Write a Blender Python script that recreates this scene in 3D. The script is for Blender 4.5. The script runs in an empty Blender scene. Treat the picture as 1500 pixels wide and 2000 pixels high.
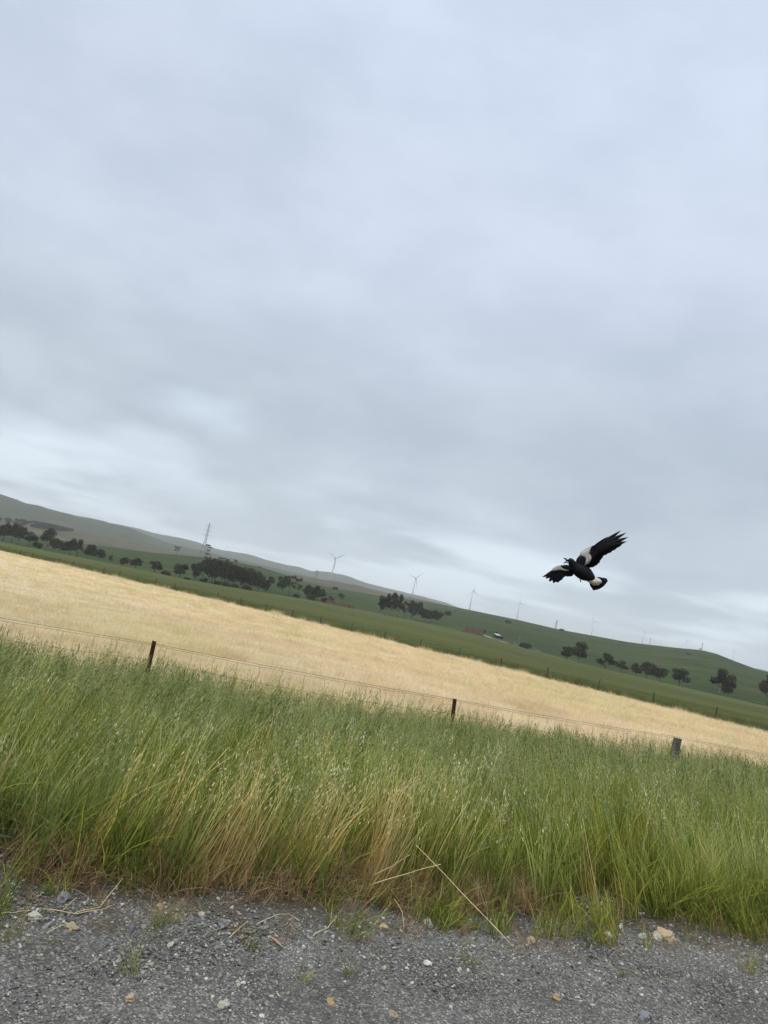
import bpy, bmesh, math, random
import numpy as np
from mathutils import Vector, Matrix, Euler, noise as mnoise

rng = np.random.default_rng(7)
random.seed(7)
scene = bpy.context.scene
COL = scene.collection

# ------------------------------------------------------------------ camera
EYE = Vector((0, 0, 1.6))
PITCH, ROLL, FPX = math.radians(7.6), math.radians(12.3), 1444.0
F = Vector((0, math.cos(PITCH), math.sin(PITCH)))
R0 = Vector((1, 0, 0)); U0 = Vector((0, -math.sin(PITCH), math.cos(PITCH)))
RT = R0 * math.cos(ROLL) + U0 * math.sin(ROLL)
UP = U0 * math.cos(ROLL) - R0 * math.sin(ROLL)
cam_d = bpy.data.cameras.new("camera"); cam = bpy.data.objects.new("camera", cam_d); COL.objects.link(cam)
cam.matrix_world = Matrix.Translation(EYE) @ Matrix((RT, UP, -F)).transposed().to_4x4()
cam_d.sensor_fit = 'VERTICAL'; cam_d.sensor_height = 36.0; cam_d.lens = 36.0 * FPX / 2000.0
cam_d.clip_start = 0.1; cam_d.clip_end = 40000
scene.camera = cam

# ------------------------------------------------------------------ light
SUN_EL, SUN_AZ = math.radians(58), math.radians(215)     # high, behind the camera to the left
SUN_STRENGTH, SKY_STRENGTH, EXPOSURE = 1.5, 0.1, 0.48
HAZE_DENSITY = 0.00014
world = bpy.data.worlds.new("World"); scene.world = world; world.use_nodes = True
wt = world.node_tree; wn = wt.nodes; wl = wt.links; wn.clear()

def wnode(t, **k):
    n = wn.new(t)
    for a, b in k.items(): setattr(n, a, b)
    return n
w_out = wnode('ShaderNodeOutputWorld'); w_bg = wnode('ShaderNodeBackground')
w_bg.inputs['Strength'].default_value = SKY_STRENGTH
w_sky = wnode('ShaderNodeTexSky', sky_type='NISHITA', sun_disc=False)
w_sky.sun_elevation = SUN_EL; w_sky.sun_rotation = SUN_AZ
w_tc = wnode('ShaderNodeTexCoord'); w_sep = wnode('ShaderNodeSeparateXYZ')
wl.new(w_tc.outputs['Generated'], w_sep.inputs[0])

def wmath(op, a, b=None, clamp=False):
    n = wnode('ShaderNodeMath', operation=op, use_clamp=clamp)
    for i, v in enumerate((a, b)):
        if v is None: continue
        if isinstance(v, (int, float)): n.inputs[i].default_value = v
        else: wl.new(v, n.inputs[i])
    return n.outputs[0]
zc = wmath('MAXIMUM', w_sep.outputs[2], 0.0)
den = wmath('ADD', zc, 0.10)
cx = wmath('DIVIDE', w_sep.outputs[0], den); cy = wmath('DIVIDE', w_sep.outputs[1], den)
w_cmb = wnode('ShaderNodeCombineXYZ'); wl.new(cx, w_cmb.inputs[0]); wl.new(cy, w_cmb.inputs[1])

den2 = wmath('ADD', zc, 0.34)
w_cmb2 = wnode('ShaderNodeCombineXYZ'); wl.new(wmath('DIVIDE', w_sep.outputs[0], den2), w_cmb2.inputs[0]); wl.new(wmath('DIVIDE', w_sep.outputs[1], den2), w_cmb2.inputs[1]); wl.new(wmath('MULTIPLY', zc, 1.5), w_cmb2.inputs[2])
SOFT = w_cmb2.outputs[0]

def wnoise(scale, detail, rough, off, vec=None):
    mp = wnode('ShaderNodeMapping'); mp.inputs['Location'].default_value = off
    wl.new(vec or w_cmb.outputs[0], mp.inputs[0])
    n = wnode('ShaderNodeTexNoise'); n.inputs['Scale'].default_value = scale
    n.inputs['Detail'].default_value = detail; n.inputs['Roughness'].default_value = rough
    wl.new(mp.outputs[0], n.inputs['Vector'])
    return n.outputs['Fac']

def wramp(fac, pts, interp='EASE'):
    r = wnode('ShaderNodeValToRGB'); r.color_ramp.interpolation = interp
    e = r.color_ramp.elements
    while len(e) < len(pts): e.new(0.5)
    for el, (p, c) in zip(e, pts): el.position = p; el.color = (*c, 1) if len(c) == 3 else c
    wl.new(fac, r.inputs[0]); return r.outputs['Color']

def wmix(fac, a, b, mode='MIX'):
    m = wnode('ShaderNodeMix', data_type='RGBA', blend_type=mode)
    if isinstance(fac, (int, float)): m.inputs[0].default_value = fac
    else: wl.new(fac, m.inputs[0])
    for i, v in ((6, a), (7, b)):
        if isinstance(v, tuple): m.inputs[i].default_value = (*v, 1)
        else: wl.new(v, m.inputs[i])
    return m.outputs[2]
# cloud deck: colour by elevation, then broad grey patches and thin bright breaks
base = wramp(zc, [(0.0, (4.3, 4.95, 5.6)), (0.10, (3.95, 4.5, 5.1)), (0.24, (4.0, 4.5, 5.15)), (0.42, (4.6, 5.15, 6.05)), (0.72, (4.85, 5.45, 6.6)), (0.88, (10.8, 11.2, 11.3)), (1.0, (13.2, 13.4, 13.0))], 'LINEAR')  # unseen zenith stops raised to put more light on the ground
big = wnoise(1.1, 3, 0.5, (3.1, 1.7, 0), SOFT)
f1 = wramp(big, [(0.36, (0, 0, 0)), (0.62, (1, 1, 1))])
c1 = wmix(f1, (0.92, 0.935, 0.95), (1.03, 1.035, 1.05))
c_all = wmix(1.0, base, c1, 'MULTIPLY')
med = wnoise(3.0, 7, 0.56, (7.3, 2.2, 0), SOFT)
c2 = wmix(wramp(med, [(0.35, (0, 0, 0)), (0.68, (1, 1, 1))]), (0.92, 0.93, 0.94), (1.06, 1.055, 1.045))
c_all = wmix(1.0, c_all, c2, 'MULTIPLY')
# bright breaks low in the sky
brk = wnoise(2.3, 4, 0.5, (1.35, 6.4, 0), SOFT)
bk = wramp(brk, [(0.50, (0, 0, 0)), (0.68, (1, 1, 1))])
low = wramp(zc, [(0.0, (1, 1, 1)), (0.16, (1, 1, 1)), (0.32, (0, 0, 0))])
fb = wmath('MULTIPLY', bk, low); fb = wmath('MULTIPLY', fb, 0.22)
# two thin places in the cloud low on the left
def thin_spot(u, v, rad, amt):
    p_, t_, f_ = math.radians(7.6), math.radians(12.3), 1444.0
    F_ = Vector((0, math.cos(p_), math.sin(p_))); a_ = Vector((1, 0, 0)); u_ = Vector((0, -math.sin(p_), math.cos(p_)))
    d_ = (F_ * f_ + (a_ * math.cos(t_) + u_ * math.sin(t_)) * (u - 750) - (u_ * math.cos(t_) - a_ * math.sin(t_)) * (v - 1000)).normalized()
    mp = wnode('ShaderNodeMapping'); mp.inputs['Location'].default_value = (-d_.x * .75, -d_.y * .75, -d_.z * 2.4); mp.inputs['Scale'].default_value = (.75, .75, 2.4)
    wl.new(w_tc.outputs['Generated'], mp.inputs[0]); ln_ = wnode('ShaderNodeVectorMath', operation='LENGTH'); wl.new(mp.outputs[0], ln_.inputs[0])
    n_ = wnoise(4.0, 5, .55, (2.2, 8.1, 0), SOFT); dd = wmath('ADD', ln_.outputs['Value'], wmath('MULTIPLY', wmath('SUBTRACT', n_, .5), rad * 1.6))
    mr = wnode('ShaderNodeMapRange', interpolation_type='SMOOTHSTEP'); wl.new(dd, mr.inputs[0]); mr.inputs[1].default_value = rad; mr.inputs[2].default_value = 0; mr.inputs[3].default_value = 0; mr.inputs[4].default_value = amt
    return mr.outputs[0]
fb = wmath('MAXIMUM', fb, wmath('MAXIMUM', thin_spot(400, 800, .10, .5), thin_spot(215, 888, .17, .6)))
c_all = wmix(fb, c_all, (6.3, 7.2, 8.1))
br2 = wnoise(0.62, 4, 0.5, (4.9, 0.4, 0))
b2 = wmath('MULTIPLY', wramp(br2, [(0.45, (0, 0, 0)), (0.62, (1, 1, 1))]), wramp(zc, [(0.0, (1, 1, 1)), (0.09, (1, 1, 1)), (0.19, (0, 0, 0))]))
c_all = wmix(wmath('MULTIPLY', b2, 0.85), c_all, (6.3, 7.2, 8.0))
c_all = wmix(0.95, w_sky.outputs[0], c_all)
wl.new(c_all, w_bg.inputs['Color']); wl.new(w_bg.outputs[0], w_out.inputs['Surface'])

sun_d = bpy.data.lights.new("sun", 'SUN'); sun = bpy.data.objects.new("sun", sun_d); COL.objects.link(sun)
sun_d.energy = SUN_STRENGTH; sun_d.angle = math.radians(12); sun_d.color = (1.0, 0.95, 0.86)
sd = Vector((math.sin(SUN_AZ) * math.cos(SUN_EL), math.cos(SUN_AZ) * math.cos(SUN_EL), math.sin(SUN_EL)))
sun.rotation_euler = sd.to_track_quat('Z', 'Y').to_euler(); sun.location = (0, 0, 50)

vs = scene.view_settings
scene.display_settings.display_device = 'sRGB'
vs.view_transform = 'Standard'; vs.look = 'None'; vs.exposure = EXPOSURE; vs.gamma = 1.0; vs.use_curve_mapping = False
scene.cycles.max_bounces = 6; scene.cycles.diffuse_bounces = 3; scene.cycles.transmission_bounces = 3
scene.cycles.volume_bounces = 1; scene.cycles.transparent_max_bounces = 6

# ------------------------------------------------------------------ helpers
def ray(u, v): return (F * FPX + RT * (u - 750) - UP * (v - 1000)).normalized()
def azel(u, v):
    d = ray(u, v); return math.atan2(d.x, d.y), math.atan2(d.z, math.hypot(d.x, d.y))

def tag(o, label=None, cat=None, group=None, kind=None):
    if label: o['label'] = label
    if cat: o['category'] = cat
    if group: o['group'] = group
    if kind: o['kind'] = kind
    return o
def link(o, parent=None):
    COL.objects.link(o)
    if parent is not None: o.parent = parent
    return o
def empty(name, loc=(0, 0, 0), rz=0.0, parent=None):
    o = bpy.data.objects.new(name, None); o.location = loc; o.rotation_euler = (0, 0, rz); o.empty_display_size = 0.2
    return link(o, parent)
def mesh_np(name, V, Fc, mats=(), cols=None, smooth=True):
    me = bpy.data.meshes.new(name)
    V = np.asarray(V, dtype=np.float32).reshape(-1, 3)
    if isinstance(Fc, np.ndarray) and Fc.ndim == 2:
        n, k = Fc.shape
        me.vertices.add(len(V)); me.vertices.foreach_set('co', V.ravel())
        me.loops.add(n * k); me.loops.foreach_set('vertex_index', Fc.ravel().astype(np.int32))
        me.polygons.add(n); me.polygons.foreach_set('loop_start', (np.arange(n) * k).astype(np.int32))
        try: me.polygons.foreach_set('loop_total', np.full(n, k, dtype=np.int32))
        except Exception: pass
        me.update(calc_edges=True)
    else:
        me.from_pydata(V.tolist(), [], [list(f) for f in Fc]); me.update()
    if cols is not None:
        a = me.color_attributes.new('col', 'FLOAT_COLOR', 'POINT')
        c = np.ones((len(V), 4), dtype=np.float32); c[:, :3] = cols; a.data.foreach_set('color', c.ravel())
    for m in mats: me.materials.append(m)
    if smooth and len(me.polygons): me.polygons.foreach_set('use_smooth', np.ones(len(me.polygons), dtype=bool))
    return me
def add(name, me, parent=None):
    return link(bpy.data.objects.new(name, me), parent)
def bm_obj(name, bm, mat, parent=None, smooth=False):
    me = bpy.data.meshes.new(name); bm.to_mesh(me); bm.free()
    me.materials.append(mat)
    if smooth: me.polygons.foreach_set('use_smooth', np.ones(len(me.polygons), dtype=bool))
    return add(name, me, parent)

class MB:
    """collects raw geometry"""
    def __init__(s): s.v = []; s.f = []; s.c = []
    def put(s, vs, fs, col=(1, 1, 1)):
        b = len(s.v); s.v += [tuple(x) for x in vs]; s.f += [tuple(i + b for i in f) for f in fs]
        if len(vs) and isinstance(col, list): s.c += col
        else: s.c += [col] * len(vs)
    def tube(s, pts, rad, n=6, col=(1, 1, 1), caps=True):
        pts = [Vector(p) for p in pts]; rings = []
        if isinstance(rad, (int, float)): rad = [rad] * len(pts)
        for i, p in enumerate(pts):
            t = (pts[min(i + 1, len(pts) - 1)] - pts[max(i - 1, 0)]).normalized()
            a = Vector((0, 0, 1)) if abs(t.z) < .9 else Vector((1, 0, 0))
            e1 = t.cross(a).normalized(); e2 = t.cross(e1)
            rings.append([p + (e1 * math.cos(2 * math.pi * k / n) + e2 * math.sin(2 * math.pi * k / n)) * rad[i] for k in range(n)])
        vs = [q for r in rings for q in r]; fs = []
        for i in range(len(pts) - 1):
            for k in range(n):
                a, b = i * n + k, i * n + (k + 1) % n
                fs.append((a, b, b + n, a + n))
        if caps: fs.append(tuple(range(n))[::-1]); fs.append(tuple((len(pts) - 1) * n + k for k in range(n)))
        s.put(vs, fs, col)
    def box(s, c, size, rz=0, col=(1, 1, 1)):
        c = Vector(c); m = Matrix.Rotation(rz, 3, 'Z'); vs = []
        for x in (-.5, .5):
            for y in (-.5, .5):
                for z in (-.5, .5): vs.append(c + m @ Vector((x * size[0], y * size[1], z * size[2])))
        s.put(vs, [(0, 1, 3, 2), (4, 6, 7, 5), (0, 4, 5, 1), (2, 3, 7, 6), (0, 2, 6, 4), (1, 5, 7, 3)], col)
    def build(s, name, mat, parent=None, smooth=False, colattr=False):
        me = mesh_np(name, s.v, s.f, [mat], cols=np.array(s.c, dtype=np.float32) if colattr else None, smooth=smooth)
        return add(name, me, parent)

# ------------------------------------------------------------------ materials
def mat(name):
    m = bpy.data.materials.new(name); m.use_nodes = True
    nt = m.node_tree; b = nt.nodes['Principled BSDF']
    b.inputs['Roughness'].default_value = 0.85; b.inputs['Specular IOR Level'].default_value = 0.25
    return m, nt, b
def N(nt, t, **k):
    n = nt.nodes.new(t)
    for a, b in k.items(): setattr(n, a, b)
    return n
def nz(nt, vec, scale, detail=4, rough=.55, stretch=None, off=None):
    if stretch or off:
        mp = N(nt, 'ShaderNodeMapping')
        if stretch: mp.inputs['Scale'].default_value = stretch
        if off: mp.inputs['Location'].default_value = off
        nt.links.new(vec, mp.inputs[0]); vec = mp.outputs[0]
    n = N(nt, 'ShaderNodeTexNoise'); n.inputs['Scale'].default_value = scale
    n.inputs['Detail'].default_value = detail; n.inputs['Roughness'].default_value = rough
    nt.links.new(vec, n.inputs['Vector']); return n.outputs['Fac']
def rp(nt, fac, pts, interp='LINEAR'):
    r = N(nt, 'ShaderNodeValToRGB'); r.color_ramp.interpolation = interp; e = r.color_ramp.elements
    while len(e) < len(pts): e.new(0.5)
    for el, (p, c) in zip(e, pts): el.position = p; el.color = (*c, 1)
    nt.links.new(fac, r.inputs[0]); return r.outputs['Color']
def mx(nt, fac, a, b, mode='MIX'):
    m = N(nt, 'ShaderNodeMix', data_type='RGBA', blend_type=mode)
    if isinstance(fac, (int, float)): m.inputs[0].default_value = fac
    else: nt.links.new(fac, m.inputs[0])
    for i, v in ((6, a), (7, b)):
        if isinstance(v, tuple): m.inputs[i].default_value = (*v, 1)
        else: nt.links.new(v, m.inputs[i])
    return m.outputs[2]
def bump(nt, b, h, strength, dist):
    n = N(nt, 'ShaderNodeBump'); n.inputs['Strength'].default_value = strength; n.inputs['Distance'].default_value = dist
    nt.links.new(h, n.inputs['Height']); nt.links.new(n.outputs[0], b.inputs['Normal'])
def pos(nt): return N(nt, 'ShaderNodeNewGeometry').outputs['Position']
def simple(name, c1, c2, scale=8, rough=.8, metal=0, bmp=0):
    m, nt, b = mat(name); tc = N(nt, 'ShaderNodeTexCoord').outputs['Object']
    f = nz(nt, tc, scale, 5, .6)
    nt.links.new(rp(nt, f, [(.3, c1), (.7, c2)]), b.inputs['Base Color'])
    b.inputs['Roughness'].default_value = rough; b.inputs['Metallic'].default_value = metal
    if bmp: bump(nt, b, f, .6, bmp)
    return m

def leaf_mat(name, rand_pts, trans=.35, rough=.6):
    """vertex colour x per-instance tint, partly translucent"""
    m, nt, b = mat(name)
    at = N(nt, 'ShaderNodeAttribute', attribute_name='col').outputs['Color']
    oi = N(nt, 'ShaderNodeObjectInfo').outputs['Random']
    c = mx(nt, 1.0, at, rp(nt, oi, rand_pts), 'MULTIPLY')
    nt.links.new(c, b.inputs['Base Color']); b.inputs['Roughness'].default_value = rough; b.inputs['Specular IOR Level'].default_value = .08
    if trans:
        tr = N(nt, 'ShaderNodeBsdfTranslucent'); nt.links.new(c, tr.inputs[0])
        ms = N(nt, 'ShaderNodeMixShader'); ms.inputs[0].default_value = trans
        nt.links.new(b.outputs[0], ms.inputs[1]); nt.links.new(tr.outputs[0], ms.inputs[2])
        nt.links.new(ms.outputs[0], nt.nodes['Material Output'].inputs['Surface'])
    return m

# ------------------------------------------------------------------ terrain
EDGE0, EDGE1 = 4.35, .37          # gravel / grass edge  y = EDGE0 + EDGE1 x
FEN0, FEN1 = 10.8, .40            # near fence line
FAR0, FAR1 = 84.7, -.85           # far fence line
def r_edge(a): return EDGE0 / (math.cos(a) - EDGE1 * math.sin(a))
def r_fence(a): return FEN0 / (math.cos(a) - FEN1 * math.sin(a))
def r_far(a):
    d = math.cos(a) - FAR1 * math.sin(a)
    return min(FAR0 / max(d, .05), 260.0)
def z_far(a):
    x = r_far(a) * math.sin(a); return float(np.interp(x, [-150, -71, -10, 25, 60], [-3.6, -2.6, -1.6, -1.3, -1.2]))
def sm(t): t = min(max(t, 0), 1); return t * t * (3 - 2 * t)

def table(rows):
    """rows (u, v, dist) -> az, dist, z arrays"""
    A = []
    for u, v, d in rows:
        a, e = azel(u, v); A.append((a, d, EYE.z + d * math.tan(e)))
    A.sort(); return np.array(A)
ROW = table([(-330, 995, 470), (0, 1060, 430), (170, 1094, 400), (300, 1120, 390), (360, 1133, 385), (440, 1147, 380), (515, 1160, 385), (600, 1173, 430),
             (700, 1192, 470), (800, 1212, 470), (930, 1242, 430), (1030, 1270, 410), (1130, 1297, 380), (1262, 1328, 360), (1400, 1361, 330), (1500, 1383, 310), (1800, 1452, 290)])
RIDGE = table([(-330, 970, 900), (0, 1041, 850), (60, 1047, 850), (107, 1053, 850), (160, 1061, 850), (227, 1069, 840), (293, 1079, 830), (347, 1084, 820), (392, 1088, 800), (432, 1092, 800), (461, 1097, 800),
               (507, 1107, 820), (547, 1119, 850), (587, 1133, 900), (640, 1147, 950), (720, 1160, 1000), (800, 1171, 1050), (880, 1184, 1100), (917, 1191, 1100), (1013, 1211, 1100),
               (1085, 1228, 1080), (1150, 1240, 1050), (1214, 1252, 1040), (1250, 1257, 1030), (1320, 1265, 1000), (1372, 1270, 980), (1400, 1277, 980), (1440, 1293, 980), (1480, 1308, 980), (1500, 1313, 980), (1560, 1330, 980), (1800, 1400, 980)])
def tab(T, a): return float(np.interp(a, T[:, 0], T[:, 1])), float(np.interp(a, T[:, 0], T[:, 2]))

def ground(a, r):
    re, rf, rr = r_edge(a), r_fence(a), r_far(a)
    if r <= re: return 0.0
    if r <= rf: return -0.55 * sm((r - re) / (rf - re))
    zf = z_far(a)
    if r <= rr:
        t = (r - rf) / (rr - rf); return -0.55 + (zf + .55) * t
    d1, z1 = tab(ROW, a)
    if r <= d1: return zf + (z1 - zf) * ((r - rr) / (d1 - rr)) ** .9
    d2, z2 = tab(RIDGE, a)
    if r <= d2:
        t = (r - d1) / (d2 - d1); t2 = t * .55 + .45 * (t * t * (3 - 2 * t)); return z1 + (z2 - z1) * t2
    return z2 - (r - d2) * .05 - ((r - d2) / 300) ** 2 * 8
def gxy(x, y): return ground(math.atan2(x, y), math.hypot(x, y))
def wig(a, r):      # small natural unevenness
    k = min(r / 400, 1)
    return mnoise.noise(Vector((r * math.sin(a) * .02, r * math.cos(a) * .02, 0))) * .5 * k

AZ = np.radians(np.concatenate([np.arange(-60, -30, 2.0), np.arange(-30, 34, .4), np.arange(34, 51, 2.0)]))
def fan(name, r0f, r1f, nr, zoff=0.0, power=1.0, zf=None, material=None, kind='structure', edge_noise=0.0):
    V = []; na = len(AZ)
    for i in range(nr + 1):
        t = (i / nr) ** power
        for a in AZ:
            a = float(a); r0, r1 = r0f(a), r1f(a); r = r0 + (r1 - r0) * t
            z = (zf or ground)(a, r) + zoff
            V.append((r * math.sin(a), r * math.cos(a), z))
    Fc = np.array([(i * na + j, i * na + j + 1, (i + 1) * na + j + 1, (i + 1) * na + j) for i in range(nr) for j in range(na - 1)])
    me = mesh_np(name, V, Fc, [material]); o = add(name, me); o['kind'] = kind
    return o

def hit(u, v, r0=2.0, r1=1400.0):
    """where the line of sight through photo pixel (u, v) meets the ground"""
    a, e = azel(u, v); te = math.tan(e); r = r0; pr = r0; step = 0.02
    while r < r1:
        if EYE.z + te * r <= ground(a, r): break
        pr = r; r += max(step, r * .004)
    lo, hi = pr, r
    for _ in range(20):
        m = (lo + hi) / 2
        if EYE.z + te * m <= ground(a, m): hi = m
        else: lo = m
    return Vector((hi * math.sin(a), hi * math.cos(a), ground(a, hi))), hi
def at(u, v, r):
    """point at horizontal distance r seen at (u, v)"""
    a, e = azel(u, v); return Vector((r * math.sin(a), r * math.cos(a), EYE.z + r * math.tan(e)))

# ---- ground materials
m_gravel, nt, b = mat('gravel_ground'); P = pos(nt)
v1 = N(nt, 'ShaderNodeTexVoronoi'); v1.inputs['Scale'].default_value = 110; nt.links.new(P, v1.inputs['Vector'])
v2 = N(nt, 'ShaderNodeTexVoronoi'); v2.inputs['Scale'].default_value = 60; nt.links.new(P, v2.inputs['Vector'])
sepc = N(nt, 'ShaderNodeSeparateColor'); nt.links.new(v1.outputs['Color'], sepc.inputs[0])
cst = rp(nt, sepc.outputs[0], [(0, (.065, .063, .057)), (.45, (.11, .108, .10)), (.8, (.165, .163, .155)), (.93, (.25, .24, .21)), (1, (.36, .36, .34))])
dirt = rp(nt, nz(nt, P, 1.3, 6, .6), [(.35, (.55, .53, .5)), (.65, (1.08, 1.08, 1.1))])
cst = mx(nt, 1.0, cst, dirt, 'MULTIPLY')
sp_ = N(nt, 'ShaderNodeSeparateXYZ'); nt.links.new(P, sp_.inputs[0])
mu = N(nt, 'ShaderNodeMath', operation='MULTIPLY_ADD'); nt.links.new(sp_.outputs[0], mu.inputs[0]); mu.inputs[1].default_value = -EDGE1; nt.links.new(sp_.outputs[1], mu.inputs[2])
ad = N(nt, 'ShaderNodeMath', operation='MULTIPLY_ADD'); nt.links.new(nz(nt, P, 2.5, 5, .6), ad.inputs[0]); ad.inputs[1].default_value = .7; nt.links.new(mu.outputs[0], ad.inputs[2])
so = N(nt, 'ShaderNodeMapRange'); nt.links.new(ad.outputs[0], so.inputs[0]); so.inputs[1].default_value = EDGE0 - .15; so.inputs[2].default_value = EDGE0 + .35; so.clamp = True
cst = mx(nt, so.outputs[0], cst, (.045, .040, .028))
nt.links.new(cst, b.inputs['Base Color']); b.inputs['Roughness'].default_value = .75
hh = mx(nt, .5, v1.outputs['Distance'], v2.outputs['Distance']); bump(nt, b, hh, 1.0, .006)

m_soil, nt, b = mat('verge_soil'); P = pos(nt)
nt.links.new(rp(nt, nz(nt, P, 9, 8, .7), [(.3, (.02, .022, .012)), (.55, (.05, .05, .03)), (.75, (.11, .085, .05))]), b.inputs['Base Color'])
bump(nt, b, nz(nt, P, 30, 8, .7), 1, .03)

m_straw, nt, b = mat('dry_barley'); P = pos(nt)
n1 = rp(nt, nz(nt, P, .16, 5, .6, stretch=(.35, 1.0, 1)), [(.3, (.60, .48, .29)), (.5, (.72, .60, .39)), (.7, (.78, .67, .47))])
n2 = rp(nt, nz(nt, P, 14, 6, .75), [(.3, (.55, .52, .46)), (.5, (.98, .98, .98)), (.70, (1.28, 1.28, 1.28))])
n3 = rp(nt, nz(nt, P, 2.2, 5, .7, stretch=(.7, 1, 1)), [(.3, (.86, .84, .80)), (.7, (1.08, 1.09, 1.1))])
c = mx(nt, 1, mx(nt, 1, n1, n2, 'MULTIPLY'), n3, 'MULTIPLY')
gr = N(nt, 'ShaderNodeMath', operation='MULTIPLY'); gr.inputs[1].default_value = .3
gv = rp(nt, nz(nt, P, .05, 4, .5, off=(9, 3, 0)), [(.48, (0, 0, 0)), (.68, (1, 1, 1))]); nt.links.new(gv, gr.inputs[0])
c = mx(nt, gr.outputs[0], c, (.33, .35, .16))
nt.links.new(c, b.inputs['Base Color']); bump(nt, b, nz(nt, P, 12, 8, .8), 1, .10); b.inputs['Roughness'].default_value = 1; b.inputs['Specular IOR Level'].default_value = .05

def green_mat(name, cols, streak, fine=.6, rot=None):
    m, nt, b = mat(name); P = pos(nt)
    mp = N(nt, 'ShaderNodeMapping'); mp.inputs['Rotation'].default_value = (0, 0, rot if rot is not None else 0.7)
    mp.inputs['Scale'].default_value = streak; nt.links.new(P, mp.inputs[0])
    c = rp(nt, nz(nt, mp.outputs[0], .05, 6, .6), [(.3, cols[0]), (.5, cols[1]), (.72, cols[2])])
    f = rp(nt, nz(nt, P, fine, 8, .75), [(.3, (.72, .74, .7)), (.7, (1.2, 1.2, 1.2))])
    g = rp(nt, nz(nt, P, .012, 5, .6), [(.35, (.82, .84, .8)), (.65, (1.14, 1.12, 1.1))])
    c = mx(nt, 1, mx(nt, 1, c, f, 'MULTIPLY'), g, 'MULTIPLY')
    nt.links.new(c, b.inputs['Base Color']); b.inputs['Roughness'].default_value = 1; b.inputs['Specular IOR Level'].default_value = .03
    bump(nt, b, nz(nt, P, 3, 6, .8), .8, .25)
    return m, nt, b
m_crop, _, _ = green_mat('green_crop', [(.056, .066, .026), (.084, .096, .037), (.120, .128, .052)], (.10, 3.2, 1), 2.0)
m_past, nt_p, b_p = green_mat('pasture_hill', [(.022, .040, .014), (.034, .054, .018), (.050, .070, .026)], (.25, 1.0, 1), .35)
P = pos(nt_p); lk = b_p.inputs['Base Color'].links[0].from_socket
pp = rp(nt_p, nz(nt_p, P, .022, 7, .68, stretch=(.5, 1.3, 1)), [(.36, (.70, .76, .68)), (.5, (1, 1, 1)), (.66, (1.30, 1.20, 1.15))])
dp = rp(nt_p, nz(nt_p, P, .09, 6, .7, off=(4, 9, 0)), [(.60, (1, 1, 1)), (.74, (1.6, 1.35, 1.3))])
nt_p.links.new(mx(nt_p, 1, mx(nt_p, 1, lk, pp, 'MULTIPLY'), dp, 'MULTIPLY'), b_p.inputs['Base Color'])
m_dry, _, _ = green_mat('dry_hill', [(.050, .058, .030), (.080, .070, .048), (.110, .102, .062)], (.08, .35, 1), .12)
m_far, _, _ = green_mat('far_hill', [(.026, .040, .022), (.042, .054, .030), (.062, .066, .040)], (.03, .12, 1), .05)
m_base, _, _ = green_mat('outer_ground', [(.05, .08, .03), (.06, .09, .035), (.08, .1, .05)], (.1, .1, 1), .1)

# ---- setting
gs = []; xs = np.concatenate([np.arange(-60, -6, 3.0), np.arange(-6, 8, .25), np.arange(8, 62, 3.0)])
ss = [0, .1, .2, .35, .5, .75, 1, 1.3, 1.6, 2, 2.5, 3, 4, 6, 10, 18, 30]
V = [(x, EDGE0 + EDGE1 * x - s, 0 + .012 * mnoise.noise(Vector((x * 2, s * 2, 3)))) for s in ss for x in xs]
nx_ = len(xs)
me = mesh_np('gravel_shoulder', V, np.array([(i * nx_ + j, i * nx_ + j + 1, (i + 1) * nx_ + j + 1, (i + 1) * nx_ + j) for i in range(len(ss) - 1) for j in range(nx_ - 1)])[:, ::-1], [m_gravel])
add('gravel_shoulder', me)['kind'] = 'structure'
fan('verge', r_edge, r_fence, 14, material=m_soil)
fan('dry_field', r_fence, r_far, 60, power=1.6, material=m_straw, zf=lambda a, r: ground(a, r) + .16 * sm((r - r_fence(a)) / 2) * (1 + .35 * mnoise.noise(Vector((r * math.sin(a) * .25, r * math.cos(a) * .25, 1)))))
def crop_z(a, r):
    s = r - r_far(a); return ground(a, r) + .72 * sm((s - .5) / .5) + wig(a, r) * .4
fan('crop_field', lambda a: r_far(a), lambda a: r_far(a) + 6, 12, material=m_crop, zf=crop_z)
fan('crop_field', lambda a: r_far(a) + 6, lambda a: tab(ROW, a)[0] - 12, 30, material=m_crop, zf=crop_z)
fan('pasture', lambda a: tab(ROW, a)[0] - 12.5, lambda a: tab(RIDGE, a)[0] + 500, 70, material=m_past, zf=lambda a, r: ground(a, r) + wig(a, r) * .6)

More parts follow.
